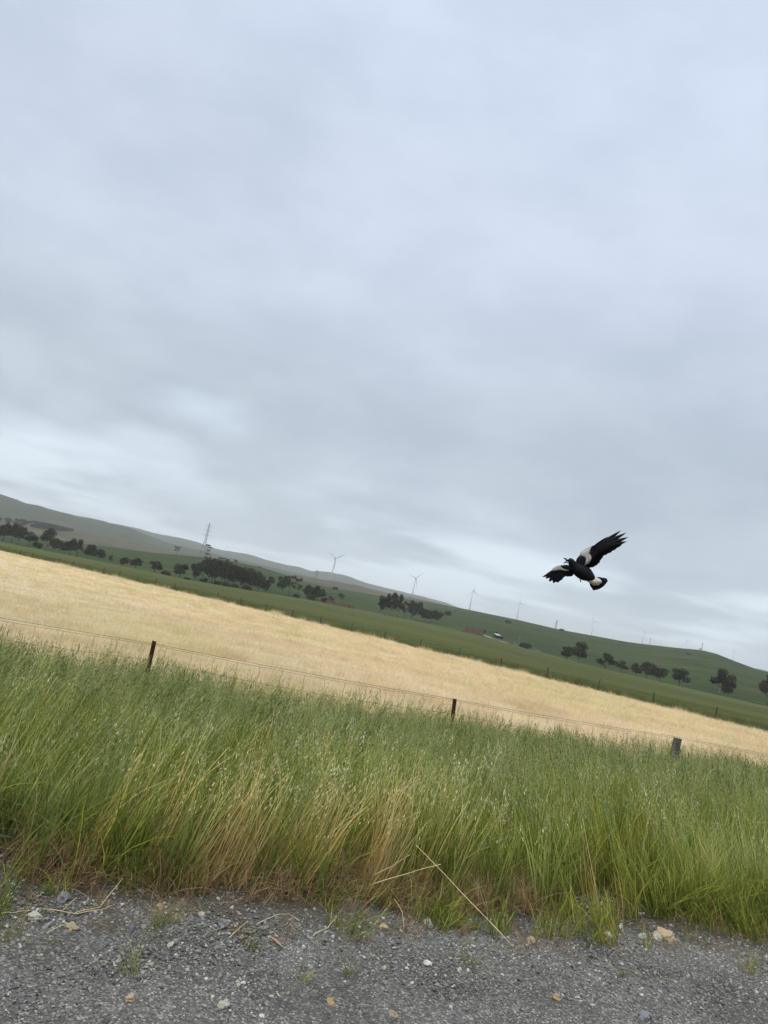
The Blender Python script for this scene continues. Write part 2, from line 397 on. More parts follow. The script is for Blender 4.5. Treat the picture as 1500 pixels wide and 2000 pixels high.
def hill(name, sky_pts, d, foot_d, foot_z, mat_, rough, back=1200, jag=1.0, seed=0):
    T = table([(u, v, d) for u, v in sky_pts]); a0, a1 = T[0, 0], T[-1, 0]
    na = 300; rowsr = np.concatenate([np.linspace(foot_d, d, 26), np.linspace(d, d + back, 8)[1:]])
    V = []
    for r in rowsr:
        for j in range(na + 1):
            a = a0 + (a1 - a0) * j / na; zr = float(np.interp(a, T[:, 0], T[:, 2]))
            zr += mnoise.fractal(Vector((a * 40, seed, 0)), 1.0, 2.0, 4) * rough
            if r <= d:
                t = (r - foot_d) / (d - foot_d); z = foot_z + (zr - foot_z) * (t * .35 + .65 * t * t * (3 - 2 * t))
                z += mnoise.fractal(Vector((a * 25, r * .0035, seed)), 1.0, 2.0, 4) * (zr - foot_z) * .10 * math.sin(math.pi * t) * jag
            else: z = zr - (r - d) / back * (zr - foot_z)
            V.append((r * math.sin(a), r * math.cos(a), z))
    n = na + 1
    Fc = np.array([(i * n + j, i * n + j + 1, (i + 1) * n + j + 1, (i + 1) * n + j) for i in range(len(rowsr) - 1) for j in range(na)])
    o = add(name, mesh_np(name, V, Fc, [mat_])); o['kind'] = 'structure'
    Z = np.array(V)[:, 2].reshape(len(rowsr), na + 1); az_ = np.linspace(a0, a1, na + 1)
    def surf(a, r):
        i = int(np.clip(np.searchsorted(rowsr, r) - 1, 0, len(rowsr) - 2)); t = (r - rowsr[i]) / (rowsr[i + 1] - rowsr[i])
        return float(np.interp(a, az_, Z[i])) * (1 - t) + float(np.interp(a, az_, Z[i + 1])) * t
    return surf
hillB = hill('hills', [(-500, 880), (-200, 960), (0, 1013), (60, 1021), (100, 1029), (150, 1040), (220, 1052), (290, 1067), (335, 1078), (400, 1090), (470, 1104), (520, 1113), (552, 1119), (600, 1127), (645, 1134), (693, 1142), (747, 1156), (803, 1167), (867, 1181), (920, 1196), (1000, 1222)],
     1500, 900, -5, m_dry, 1.0, back=700, seed=3)
hill('hills', [(-600, 800), (-300, 885), (-100, 938), (0, 965), (50, 982), (100, 994), (150, 1009), (240, 1027), (300, 1050), (330, 1061), (400, 1076), (450, 1090), (520, 1105), (640, 1135), (760, 1170), (900, 1210)],
     2700, 1500, 0, m_far, 3, seed=9)
hill('hills', [(-600, 840), (-200, 930), (0, 972), (110, 998), (200, 1017), (250, 1028), (320, 1045), (347, 1049), (387, 1059), (413, 1069), (440, 1076), (480, 1081), (507, 1089), (560, 1104), (587, 1107), (608, 1115), (640, 1117), (680, 1125), (720, 1140), (773, 1153), (827, 1165), (867, 1176), (900, 1188), (1000, 1218), (1200, 1270), (1400, 1312), (1480, 1306), (1560, 1322), (1700, 1350)],
     4300, 2800, 0, m_far, 4, seed=21)
gb = MB(); gb.put([(-12000, -12000, -9), (12000, -12000, -9), (12000, 12000, -9), (-12000, 12000, -9)], [(0, 1, 2, 3)])
gb.build('ground', m_base)['kind'] = 'structure'

# ---- haze
mh = bpy.data.materials.new('haze_air'); mh.use_nodes = True; nt = mh.node_tree; nt.nodes.clear()
mo = N(nt, 'ShaderNodeOutputMaterial'); pv = N(nt, 'ShaderNodeVolumePrincipled')
pv.inputs['Color'].default_value = (.96, .975, 1, 1); pv.inputs['Density'].default_value = HAZE_DENSITY; pv.inputs['Anisotropy'].default_value = 0.0
nt.links.new(pv.outputs[0], mo.inputs['Volume'])
hz = MB(); hz.box((0, 0, 145), (26000, 26000, 310)); ho = hz.build('haze', mh); tag(ho, 'pale haze in the air before the far hills', 'haze', kind='stuff')

# ------------------------------------------------------------------ scatter
def scatter(name, protos, Pp, Rr, Ss, Ii):
    c = bpy.data.collections.new(name + '_kinds')
    for p in protos: c.objects.link(p)
    me = bpy.data.meshes.new(name); n = len(Pp)
    me.vertices.add(n); me.vertices.foreach_set('co', np.asarray(Pp, dtype=np.float32).ravel())
    a = me.attributes.new('rot', 'FLOAT_VECTOR', 'POINT'); a.data.foreach_set('vector', np.asarray(Rr, dtype=np.float32).ravel())
    a = me.attributes.new('scl', 'FLOAT_VECTOR', 'POINT'); a.data.foreach_set('vector', np.asarray(Ss, dtype=np.float32).ravel())
    a = me.attributes.new('idx', 'INT', 'POINT'); a.data.foreach_set('value', np.asarray(Ii, dtype=np.int32))
    o = add(name, me)
    ng = bpy.data.node_groups.new(name, 'GeometryNodeTree')
    ng.interface.new_socket('Geometry', in_out='INPUT', socket_type='NodeSocketGeometry'); ng.interface.new_socket('Geometry', in_out='OUTPUT', socket_type='NodeSocketGeometry')
    gi = ng.nodes.new('NodeGroupInput'); go = ng.nodes.new('NodeGroupOutput')
    iop = ng.nodes.new('GeometryNodeInstanceOnPoints'); ci = ng.nodes.new('GeometryNodeCollectionInfo')
    ci.inputs['Collection'].default_value = c; ci.inputs['Separate Children'].default_value = True; ci.inputs['Reset Children'].default_value = True
    def na(nm, t):
        x = ng.nodes.new('GeometryNodeInputNamedAttribute'); x.data_type = t; x.inputs['Name'].default_value = nm; return x.outputs[0]
    L = ng.links.new
    L(gi.outputs[0], iop.inputs['Points']); L(ci.outputs[0], iop.inputs['Instance']); iop.inputs['Pick Instance'].default_value = True
    L(na('idx', 'INT'), iop.inputs['Instance Index']); L(na('rot', 'FLOAT_VECTOR'), iop.inputs['Rotation']); L(na('scl', 'FLOAT_VECTOR'), iop.inputs['Scale'])
    L(iop.outputs[0], go.inputs[0])
    md = o.modifiers.new('scatter', 'NODES'); md.node_group = ng
    return o

def blades(n, rad, h0, h1, w, bend, colf, lean=.12, seg=4, seed=0, spread_pow=.6):
    """ribbons of grass as arrays; colf(t, k, rnd) -> colour along the blade"""
    r = np.random.default_rng(seed); V = []; Fc = []; C = []
    for k in range(n):
        ang = r.uniform(0, 2 * math.pi); rr = rad * r.uniform(0, 1) ** spread_pow
        bx, by = rr * math.cos(ang), rr * math.sin(ang)
        h = r.uniform(h0, h1); ww = w * r.uniform(.6, 1.3)
        da = r.uniform(0, 2 * math.pi); ln = r.normal(0, lean) ; bd = abs(r.normal(0, bend))
        dx, dy = math.cos(da), math.sin(da)
        fa = r.uniform(0, math.pi); fx, fy = math.cos(fa), math.sin(fa)
        rnd = r.uniform(0, 1); b0 = len(V)
        for s in range(seg + 1):
            t = s / seg; out = h * (ln * t + bd * t ** 2.2); z = h * (t - .35 * bd * t ** 3)
            wt_ = ww * (1 - t ** 1.6) * .5 + .0003
            x, y = bx + dx * out, by + dy * out
            V += [(x - fx * wt_, y - fy * wt_, z), (x + fx * wt_, y + fy * wt_, z)]
            cc = colf(t, k, rnd); C += [cc, cc]
            if s: Fc.append((b0 + 2 * s - 2, b0 + 2 * s - 1, b0 + 2 * s + 1, b0 + 2 * s))
    return V, Fc, C
def lerp3(a, b, t): return tuple(a[i] + (b[i] - a[i]) * t for i in range(3))
def proto(name, parts, m):
    V = []; Fc = []; C = []
    for v, f, c in parts:
        b0 = len(V); V += v; Fc += [tuple(i + b0 for i in q) for q in f]; C += c
    return bpy.data.objects.new(name, mesh_np(name, V, Fc, [m], cols=np.array(C, dtype=np.float32), smooth=False))

def panicle_stems(n, rad, h0, h1, w, scol, hcol, seed, lean=.06, spk=12, big=1.0):
    """thin stems each carrying a drooping oat-like head"""
    r = np.random.default_rng(seed); V = []; Fc = []; C = []
    for k in range(n):
        ang = r.uniform(0, 6.283); rr = rad * math.sqrt(r.uniform(0, 1)); bx, by = rr * math.cos(ang), rr * math.sin(ang)
        h = r.uniform(h0, h1); da = r.uniform(0, 6.283); ln = abs(r.normal(0, lean)); bd = abs(r.normal(0, .12))
        fa = r.uniform(0, math.pi); fx, fy = math.cos(fa), math.sin(fa); b0 = len(V)
        pt = lambda t: (bx + math.cos(da) * h * (ln * t + bd * t ** 3), by + math.sin(da) * h * (ln * t + bd * t ** 3), h * (t - .25 * bd * t ** 3))
        for s in range(6):
            t = s / 5; x, y, z = pt(t); w2 = w * (1 - .6 * t) * .5
            V += [(x - fx * w2, y - fy * w2, z), (x + fx * w2, y + fy * w2, z)]
            cc = lerp3(scol[0], scol[1], t); C += [cc, cc]
            if s: Fc.append((b0 + 2 * s - 2, b0 + 2 * s - 1, b0 + 2 * s + 1, b0 + 2 * s))
        for q in range(spk):
            t = 1 - .24 * (q / spk) * r.uniform(.8, 1.1); x, y, z = pt(t)
            a2 = da + r.normal(0, 1.3); o = (.008 + .03 * (1 - t) / .24) * r.uniform(.4, 1.2) * big
            x += math.cos(a2) * o; y += math.sin(a2) * o; z -= r.uniform(-.004, .015)
            L = .026 * r.uniform(.7, 1.25) * big; wd = .0034 * r.uniform(.7, 1.2) * big
            f2 = r.uniform(0, 3.14); gx, gy = math.cos(f2) * wd, math.sin(f2) * wd
            sx, sy = math.cos(a2) * L * .3, math.sin(a2) * L * .3
            b1 = len(V)
            V += [(x, y, z), (x + sx * .5 - gx, y + sy * .5 - gy, z - L * .45), (x + sx, y + sy, z - L), (x + sx * .5 + gx, y + sy * .5 + gy, z - L * .45)]
            cc = lerp3(hcol[0], hcol[1], r.uniform(0, 1)); C += [cc] * 4; Fc.append((b1, b1 + 1, b1 + 2, b1 + 3))
    return V, Fc, C

G_TINT = [(0, (.58, .66, .52)), (.3, (.90, .93, .85)), (.6, (1.12, 1.06, .9)), (.85, (1.34, 1.16, .85)), (1, (.86, .98, .8))]
m_leaf = leaf_mat('grass_leaf', G_TINT, .28)
m_stem = leaf_mat('grass_stem', [(0, (.85, .9, .85)), (.5, (1, 1, 1)), (1, (1.2, 1.12, 1))], .25)
m_strawb = leaf_mat('straw_blade', [(0, (.8, .78, .74)), (.5, (1, 1, 1)), (1, (1.15, 1.15, 1.15))], .3)
m_barley = leaf_mat('barley_blade', [(0, (.78, .76, .70)), (.5, (1, 1, 1)), (1, (1.1, 1.1, 1.1))], .3)
nt = m_barley.node_tree; P = pos(nt)
pn = mx(nt, 1, rp(nt, nz(nt, P, .5, 4, .6, stretch=(.45, 1.1, .2)), [(.32, (.80, .77, .70)), (.62, (1.08, 1.08, 1.08))]), rp(nt, nz(nt, P, .06, 4, .5, off=(9, 3, 0)), [(.45, (1, 1, 1)), (.70, (.88, .93, .76))]), 'MULTIPLY')
mm = [n_ for n_ in nt.nodes if n_.type == 'MIX'][0]; src = mm.outputs[2]; dst = [l_.to_socket for l_ in src.links]
c = mx(nt, 1, src, pn, 'MULTIPLY')
for d_ in dst: nt.links.new(c, d_)
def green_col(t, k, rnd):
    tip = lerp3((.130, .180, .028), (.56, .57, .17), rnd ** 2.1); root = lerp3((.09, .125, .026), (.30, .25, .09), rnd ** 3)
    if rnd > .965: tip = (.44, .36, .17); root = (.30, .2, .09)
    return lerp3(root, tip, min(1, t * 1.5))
def silver_col(t, k, rnd): return lerp3((.13, .16, .05), lerp3((.32, .40, .15), (.55, .60, .34), rnd), t)
def dead_col(t, k, rnd): return lerp3(lerp3((.10, .062, .03), (.24, .15, .07), rnd), lerp3((.34, .23, .12), (.58, .46, .26), rnd), t)
def gold_col(t, k, rnd): return lerp3((.34, .22, .09), lerp3((.50, .40, .17), (.62, .52, .28), rnd), t)

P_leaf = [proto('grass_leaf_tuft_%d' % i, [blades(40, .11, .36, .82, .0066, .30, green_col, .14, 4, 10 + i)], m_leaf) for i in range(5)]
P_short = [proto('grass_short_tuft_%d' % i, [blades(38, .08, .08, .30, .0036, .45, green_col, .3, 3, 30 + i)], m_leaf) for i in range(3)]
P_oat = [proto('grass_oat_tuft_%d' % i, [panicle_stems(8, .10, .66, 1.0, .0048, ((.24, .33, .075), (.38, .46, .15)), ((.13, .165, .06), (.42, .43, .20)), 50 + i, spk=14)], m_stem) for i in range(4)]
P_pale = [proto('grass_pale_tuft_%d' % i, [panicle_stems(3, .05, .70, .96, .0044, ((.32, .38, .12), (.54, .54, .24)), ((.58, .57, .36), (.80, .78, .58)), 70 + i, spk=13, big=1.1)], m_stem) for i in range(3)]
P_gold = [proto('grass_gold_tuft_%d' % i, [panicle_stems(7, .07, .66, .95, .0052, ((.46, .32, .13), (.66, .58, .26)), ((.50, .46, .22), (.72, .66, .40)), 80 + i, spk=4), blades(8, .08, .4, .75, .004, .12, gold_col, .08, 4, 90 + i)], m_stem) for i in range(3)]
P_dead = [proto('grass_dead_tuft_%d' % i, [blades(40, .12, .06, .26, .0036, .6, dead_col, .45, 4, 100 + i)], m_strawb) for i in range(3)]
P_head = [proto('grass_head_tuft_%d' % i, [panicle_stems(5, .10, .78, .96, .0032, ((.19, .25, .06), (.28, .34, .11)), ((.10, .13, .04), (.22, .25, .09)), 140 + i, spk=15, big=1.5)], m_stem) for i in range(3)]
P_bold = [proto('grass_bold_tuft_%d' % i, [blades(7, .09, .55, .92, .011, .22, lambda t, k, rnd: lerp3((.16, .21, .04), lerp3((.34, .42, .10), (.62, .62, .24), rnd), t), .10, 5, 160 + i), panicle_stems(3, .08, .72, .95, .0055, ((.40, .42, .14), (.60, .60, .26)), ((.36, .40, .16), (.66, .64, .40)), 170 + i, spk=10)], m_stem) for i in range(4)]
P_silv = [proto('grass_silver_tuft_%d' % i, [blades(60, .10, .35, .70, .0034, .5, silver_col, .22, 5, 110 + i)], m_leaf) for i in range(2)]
KINDS = [P_leaf, P_short, P_oat, P_pale, P_gold, P_dead, P_silv, P_head, P_bold]
OFFS = np.cumsum([0] + [len(k) for k in KINDS])
def lean_at(x, y):
    az = math.degrees(math.atan2(x, y)); return math.radians(float(np.interp(az, [-28, -8, 4, 14, 27], [11, 8, 4, -5, -16])))
grass = {'P': [], 'R': [], 'S': [], 'I': []}
def put_grass(kind, x, y, s=1.0, hs=1.0, extra=.0, zo=0.0, leanmul=1.0):
    ln = lean_at(x, y) * leanmul + .35 * mnoise.noise(Vector((x * .8, y * .8, 77))) + random.gauss(0, .07 + extra); ln2 = random.gauss(.0, .08 + extra)
    m = Matrix.Rotation(ln, 3, 'Y') @ Matrix.Rotation(ln2, 3, 'X') @ Matrix.Rotation(random.uniform(0, 6.283), 3, 'Z')
    grass['P'].append((x, y, gxy(x, y) - .01 + zo)); grass['R'].append(tuple(m.to_euler())); grass['S'].append((s, s, s * hs))
    grass['I'].append(int(OFFS[kind] + random.randrange(len(KINDS[kind]))))
def patchy(x, y, sc, seed): return mnoise.noise(Vector((x * sc, y * sc, seed)))
def tuft_h(x, y):           # the mass is tallest on the right, lower on the roadside
    t = (y - EDGE0 - EDGE1 * x) / 5.6; az = math.degrees(math.atan2(x, y))
    return (.80 + .22 * sm(t * 2.5)) * float(np.interp(az, [-28, -5, 8, 20, 30], [1.0, .92, .91, .97, 1.04])) * (1 + .22 * patchy(x, y, .9, 4))
def verge_pts(n, t0, t1, x0=-7.5, x1=12.0):
    for _ in range(n):
        x = random.uniform(x0, x1); t = random.uniform(t0, t1)
        e, f = EDGE0 + EDGE1 * x, FEN0 + FEN1 * x
        yield x, e + (f - e) * t, t
for x, y, t in verge_pts(5400, -.01, 1.12):
    if t < .05 and random.random() < .6 + 2 * patchy(x, y, 1.3, 9): continue
    put_grass(0, x, y, random.uniform(.8, 1.15), tuft_h(x, y) * .95)
for x, y, t in verge_pts(2100, .03, 1.18): put_grass(2, x, y, 1, tuft_h(x, y) * random.uniform(.85, 1.12))
for x, y, t in verge_pts(1300, .6, 1.15): put_grass(2, x, y, 1, tuft_h(x, y) * random.uniform(.9, 1.18))
for x, y, t in verge_pts(800, .35, 1.15):
    if patchy(x, y, .7, 31) > -.25: put_grass(7, x, y, 1, tuft_h(x, y) * random.uniform(.88, 1.12))
for x, y, t in verge_pts(330, .05, 1.0):
    if patchy(x, y, .8, 2) > -.1: put_grass(3, x, y, 1, tuft_h(x, y) * random.uniform(.9, 1.1))
for x, y, t in verge_pts(900, -.11, .02, 2.4, 7.0):
    if t > -.030 * (x - 2.4) + .03 * patchy(x, y, 1.7, 40): put_grass(0, x, y, random.uniform(.8, 1.1), tuft_h(x, y) * random.uniform(.45, .9), .05)
for x, y, t in verge_pts(420, -.07, .03, -3.2, 4.5):
    if patchy(x, y, 1.5, 44) > .12 - t * 3: put_grass(1, x, y, random.uniform(.4, 1.2), random.uniform(.5, 1.3), .12)
for x, y, t in verge_pts(260, -.09, .0, -3.2, 5):
    put_grass(5, x, y, random.uniform(.3, .7), .6, .3)
for k_ in range(5):
    p_, _r = hit(1008 + random.uniform(-22, 22), 1858 + random.uniform(-14, 14)); put_grass(5, p_.x, p_.y, .32, .5, .3)
for x, y, t in verge_pts(800, .0, .9): put_grass(8, x, y, 1, tuft_h(x, y) * random.uniform(.85, 1.08))
# straw-coloured clumps: densest from the middle of the frame to its left third, near the road
for x, y, t in verge_pts(110, .0, .30, -1.6, 1.1):
    if patchy(x, y, 1.6, 6) + .25 * math.cos((x - .1) * 1.6) > .12 + t * .6: put_grass(4, x, y, 1, tuft_h(x, y) * random.uniform(.9, 1.1) * 1.05, leanmul=1.3)
for cx_, n_, rad_ in ((-1.2, 3, .06), (-.86, 4, .07), (-.52, 8, .08), (-.22, 10, .10), (.02, 5, .06), (.38, 8, .08), (.60, 4, .05), (-1.75, 2, .05)):
    for _ in range(n_):
        x = cx_ + random.gauss(0, rad_); y = EDGE0 + EDGE1 * x + abs(random.gauss(.10, .22)); put_grass(4, x, y, 1, tuft_h(x, y) * random.uniform(.9, 1.2), leanmul=1.25)
for x, y, t in verge_pts(90, .0, .9): put_grass(4, x, y, 1, tuft_h(x, y) * random.uniform(.9, 1.08))
for x, y, t in verge_pts(330, -.02, .12, -1.5, 1.5): put_grass(5, x, y, 1, 1.0, .15)
for x, y, t in verge_pts(50, -.02, .10, 1.6, 7): put_grass(5, x, y, .9, .9, .15)
for x, y, t in verge_pts(330, -.10, .06):
    if patchy(x, y, 2.0, 12) > .02 + (-t * 2.2 if t < 0 else 0): put_grass(1, x, y, random.uniform(.6, 1.1), random.uniform(.6, 1.3), .1)
for x, y, t in verge_pts(45, -.16, -.01, -2.5, 5): put_grass(1, x, y, random.uniform(.3, .7), 1, .2)
for (u, v, n, rad) in [(90, 1540, 60, .3), (150, 1480, 30, .3), (1420, 1640, 80, .35), (1350, 1600, 30, .25), (1490, 1640, 40, .3)]:
    p, r = hit(u, v + 120)
    for _ in range(n // 4): put_grass(6, p.x + random.gauss(0, rad), p.y + random.gauss(0, rad * .6), 1, random.uniform(.7, 1.0), .14)
protos = [o for k in KINDS for o in k]
# Collection Info orders children by name
order = sorted(range(len(protos)), key=lambda i: protos[i].name); inv = {o: i for i, o in enumerate(order)}
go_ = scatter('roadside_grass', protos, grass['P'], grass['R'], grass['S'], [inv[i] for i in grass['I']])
tag(go_, 'tall green roadside grass with seed heads and straw stems', 'grass', kind='stuff')

# ---- dry field stalks
def barley_col(t, k, rnd): return lerp3((.66, .51, .31), lerp3((.81, .66, .44), (.93, .83, .62), rnd), t)
P_bar = [proto('barley_%d' % i, [blades(60, .32, .16, .42, .007, .45, barley_col, .32, 3, 200 + i, .5)], m_barley) for i in range(4)]
bp, br, bs, bi = [], [], [], []
def put_bar(x, y, s, hs):
    bp.append((x, y, gxy(x, y) + .02)); m = Matrix.Rotation(random.gauss(.12, .1), 3, 'Y') @ Matrix.Rotation(random.gauss(0, .1), 3, 'X') @ Matrix.Rotation(random.uniform(0, 6.28), 3, 'Z')
    br.append(tuple(m.to_euler())); bs.append((s, s, s * hs)); bi.append(random.randrange(4))
cnt = 0
while cnt < 24000:
    a = math.radians(random.uniform(-34, 34)); t = random.random() ** 1.6; rf = r_fence(a); rr = r_far(a) - .8
    r = rf * .97 + (rr - rf) * t; s = .8 + 1.9 * t
    put_bar(r * math.sin(a), r * math.cos(a), s, random.uniform(.55, 1.1) / s ** .9 * (1 + .3 * patchy(r * math.sin(a), r * math.cos(a), .4, 8))); cnt += 1
for _ in range(500):
    x = random.uniform(-60, 45); y = FAR0 + FAR1 * x - random.uniform(.3, 2.2)
    if patchy(x, y, .25, 60) > 0: put_bar(x, y, random.uniform(1, 2), random.uniform(.6, 1.4))
tag(scatter('dry_barley', P_bar, bp, br, bs, bi), 'low straw coloured dry crop covering the field', 'crop', kind='stuff')

# ---- tall edge of the green crop
def crop_col(t, k, rnd): return lerp3(lerp3((.14, .14, .05), (.26, .21, .10), rnd ** 2), lerp3((.085, .11, .034), (.16, .18, .065), rnd), min(1, t * 1.8))
P_crop = [proto('crop_%d' % i, [blades(44, .30, .55, 1.02, .016, .25, crop_col, .12, 3, 300 + i)], m_leaf) for i in range(4)]
bp, br, bs, bi = [], [], [], []
d_far = Vector((1, FAR1, 0)).normalized(); nrm = Vector((-FAR1, 1, 0)).normalized()
for _ in range(7500):
    x = random.uniform(-115, 52); y = FAR0 + FAR1 * x; off = .15 + 7 * random.random() ** 1.8
    p = Vector((x, y, 0)) + nrm * off; a = math.atan2(p.x, p.y); r = p.xy.length
    if abs(a) > .75: continue
    e = 1 if off > .6 else random.uniform(.5, .9)
    bp.append((p.x, p.y, ground(a, r))); br.append((random.gauss(0, .08), random.gauss(.05, .08), random.uniform(0, 6.28))); s = random.uniform(.85, 1.2)
    bs.append((s, s, e * random.uniform(.85, 1.12) * (1 + .18 * patchy(p.x, p.y, .3, 3)))); bi.append(random.randrange(4))
tag(scatter('green_crop', P_crop, bp, br, bs, bi), 'tall dark green crop standing along the far fence', 'crop', kind='stuff')
# grass growing in the strip under the far fence
bp, br, bs, bi = [], [], [], []
for _ in range(1500):
    x = random.uniform(-115, 52); y = FAR0 + FAR1 * x
    p = Vector((x, y, 0)) + nrm * random.gauss(-.1, .25); a = math.atan2(p.x, p.y)
    if abs(a) > .75 or patchy(p.x, p.y, .2, 17) < -.2: continue
    bp.append((p.x, p.y, ground(a, p.xy.length))); br.append((0, 0, random.uniform(0, 6.28))); s = random.uniform(.6, 1.2)
    bs.append((s * 1.3, s * 1.3, s * .8)); bi.append(random.randrange(4))
tag(scatter('fence_line_grass', [o.copy() for o in P_bar], bp, br, bs, bi), 'dry grass growing along the foot of the far fence', 'grass', kind='stuff')

# ---- gravel stones
m_stone, nt, b = mat('stone_mixed'); oi = N(nt, 'ShaderNodeObjectInfo').outputs['Random']; tc = N(nt, 'ShaderNodeTexCoord').outputs['Object']
cs = rp(nt, oi, [(0, (.07, .069, .065)), (.12, (.11, .11, .107)), (.28, (.165, .166, .162)), (.42, (.215, .214, .205)), (.56, (.15, .156, .165)), (.66, (.24, .235, .21)), (.76, (.18, .165, .13)), (.84, (.32, .31, .27)), (.90, (.38, .38, .36)), (.95, (.28, .235, .18)), (.975, (.46, .46, .44))], 'CONSTANT')
cs = mx(nt, 1, cs, rp(nt, nz(nt, tc, 3, 4, .6), [(.3, (.8, .8, .8)), (.7, (1.15, 1.15, 1.15))]), 'MULTIPLY')
nt.links.new(cs, b.inputs['Base Color']); b.inputs['Roughness'].default_value = .7
def stone_mesh(name, seed, m, sub=1, flat=.55, jag=.28):
    bm = bmesh.new(); bmesh.ops.create_icosphere(bm, subdivisions=sub, radius=1); r = random.Random(seed)
    ax = (r.uniform(.8, 1.25), r.uniform(.65, .95), flat * r.uniform(.8, 1.2))
    for v in bm.verts:
        n = mnoise.noise(v.co * 1.3 + Vector((seed, 0, 0))) * jag * 1.6 + r.uniform(-jag, jag) * .35
        v.co = v.co * (1 + n); v.co = Vector((v.co.x * ax[0], v.co.y * ax[1], v.co.z * ax[2]))
    me = bpy.data.meshes.new(name); bm.to_mesh(me); bm.free(); me.materials.append(m); return me
P_st = [bpy.data.objects.new('gravel_stone_%d' % i, stone_mesh('gravel_stone', i, m_stone, 1)) for i in range(8)]
def gravel_pts(n, s0, s1, lo, hi, pw, x0=-3.6, x1=5.6, embed=.25):
    x = rng.uniform(x0, x1, n); s = s0 + (s1 - s0) * rng.random(n); y = EDGE0 + EDGE1 * x - s
    sz = lo + (hi - lo) * rng.random(n) ** pw
    z = np.where(s < 0, [-0.55 * sm((-q) / 5.6) for q in s], 0) + sz * embed
    return np.stack([x, y, z], 1), sz
sets = [gravel_pts(105000, -.25, 2.5, .0022, .0062, 1.5), gravel_pts(14000, -.35, 1.1, .004, .012, 2.2), gravel_pts(7500, -.3, 2.4, .005, .013, 2.6), gravel_pts(280, -.25, .7, .011, .022, 2)]
PP = np.concatenate([s[0] for s in sets]); SZ = np.concatenate([s[1] for s in sets])
keep = np.ones(len(PP), bool)
dens = np.array([mnoise.noise(Vector((p[0] * 1.4, p[1] * 3.2, 5))) for p in PP]); keep &= ~((dens < -.12) & (rng.random(len(PP)) < .55) & (SZ < .007))
sE = EDGE0 + EDGE1 * PP[:, 0] - PP[:, 1]; keep &= ~((sE < .45) & (rng.random(len(PP)) < .72 * np.clip(1.1 - sE / .45 + .8 * dens, 0, 1)) & (SZ < .008))
PP, SZ = PP[keep], SZ[keep]; n = len(PP)
RR = np.stack([rng.normal(0, .35, n), rng.normal(0, .35, n), rng.uniform(0, 6.28, n)], 1)
tag(scatter('gravel', P_st, PP, RR, np.stack([SZ] * 3, 1), rng.integers(0, 8, n)), 'loose grey gravel covering the road shoulder', 'gravel', kind='stuff')

# single larger stones
def stone_mat(name, c): return simple(name, tuple(k * .75 for k in c), tuple(min(1, k * 1.2) for k in c), 30, .75, bmp=.003)
SM = {'tan': stone_mat('stone_tan', (.40, .31, .21)), 'pale': stone_mat('stone_pale', (.40, .38, .32)), 'blue': stone_mat('stone_blue', (.19, .20, .215)),
      'purple': stone_mat('stone_purple', (.13, .125, .155)), 'brown': stone_mat('stone_brown', (.30, .25, .17)), 'white': stone_mat('stone_white', (.60, .60, .56)), 'green': stone_mat('stone_green', (.30, .36, .29)), 'orange': stone_mat('stone_orange', (.36, .25, .15))}
STONES = [(1300, 1832, 15, 'tan', 'large tan stone with rounded back at the grass edge, biggest on the gravel'),
          (1284, 1834, 10, 'pale', 'pale lump of stone touching the left side of the large tan stone'),
          (1255, 1831, 7, 'green', 'pale green stone left of the large tan stone'),
          (1187, 1828, 8, 'white', 'cream oval stone at the grass edge on the right'),
          (123, 1757, 11, 'blue', 'smooth blue grey stone near the left end of the grass edge'),
          (68, 1795, 13, 'pale', 'pale chunky stone beside fallen straw at far left'),
          (138, 1816, 11, 'brown', 'brown triangular stone below the fallen straw at left'),
          (256, 1817, 9, 'purple', 'dark purple grey stone on the gravel left of centre'),
          (311, 1774, 8, 'orange', 'small orange tan stone close under the grass at left'),
          (394, 1789, 9, 'pale', 'upright pale stone with pointed top near the grass'),
          (434, 1806, 10, 'blue', 'rounded light blue grey stone right of the upright pale stone'),
          (748, 1814, 9, 'tan', 'narrow tan stone at the grass edge in the middle'),
          (835, 1807, 9, 'pale', 'squarish grey stone under the long fallen stalk'),
          (836, 1884, 7, 'white', 'bright whitish stone alone on the dark gravel in the middle'),
          (645, 1961, 9, 'orange', 'brown orange stone low on the gravel near the middle'),
          (767, 1984, 9, 'brown', 'sandy stone at the bottom edge of the photo'),
          (254, 1953, 9, 'tan', 'tan stone low on the gravel at left'),
          (1087, 1951, 9, 'orange', 'peach coloured stone low on the gravel at right'),
          (1037, 1842, 10, 'brown', 'sandy brown stone among grass tufts right of the fallen stalk'),
          (436, 1967, 10, 'pale', 'pale flat stone low on the gravel left of centre'),
          (1258, 1988, 10, 'blue', 'long blue grey stone at the lower right edge of the gravel'),
          (332, 1848, 7, 'pale', 'cream square stone just below the ragged gravel edge at left')]
for i, (u, v, hw, c, lab) in enumerate(STONES):
    p, r = hit(u, v); rad = hw * r / FPX * 1.02
    o = add('stone', stone_mesh('stone', 40 + i, SM[c], 3, .6, .30)); o.location = (p.x, p.y, p.z + rad * .30); o.scale = (rad, rad, rad * 1.1)
    o.rotation_euler = (random.uniform(-.2, .2), random.uniform(-.2, .2), random.uniform(0, 6.28)); tag(o, lab, 'stone', 'larger stones lying on the gravel')

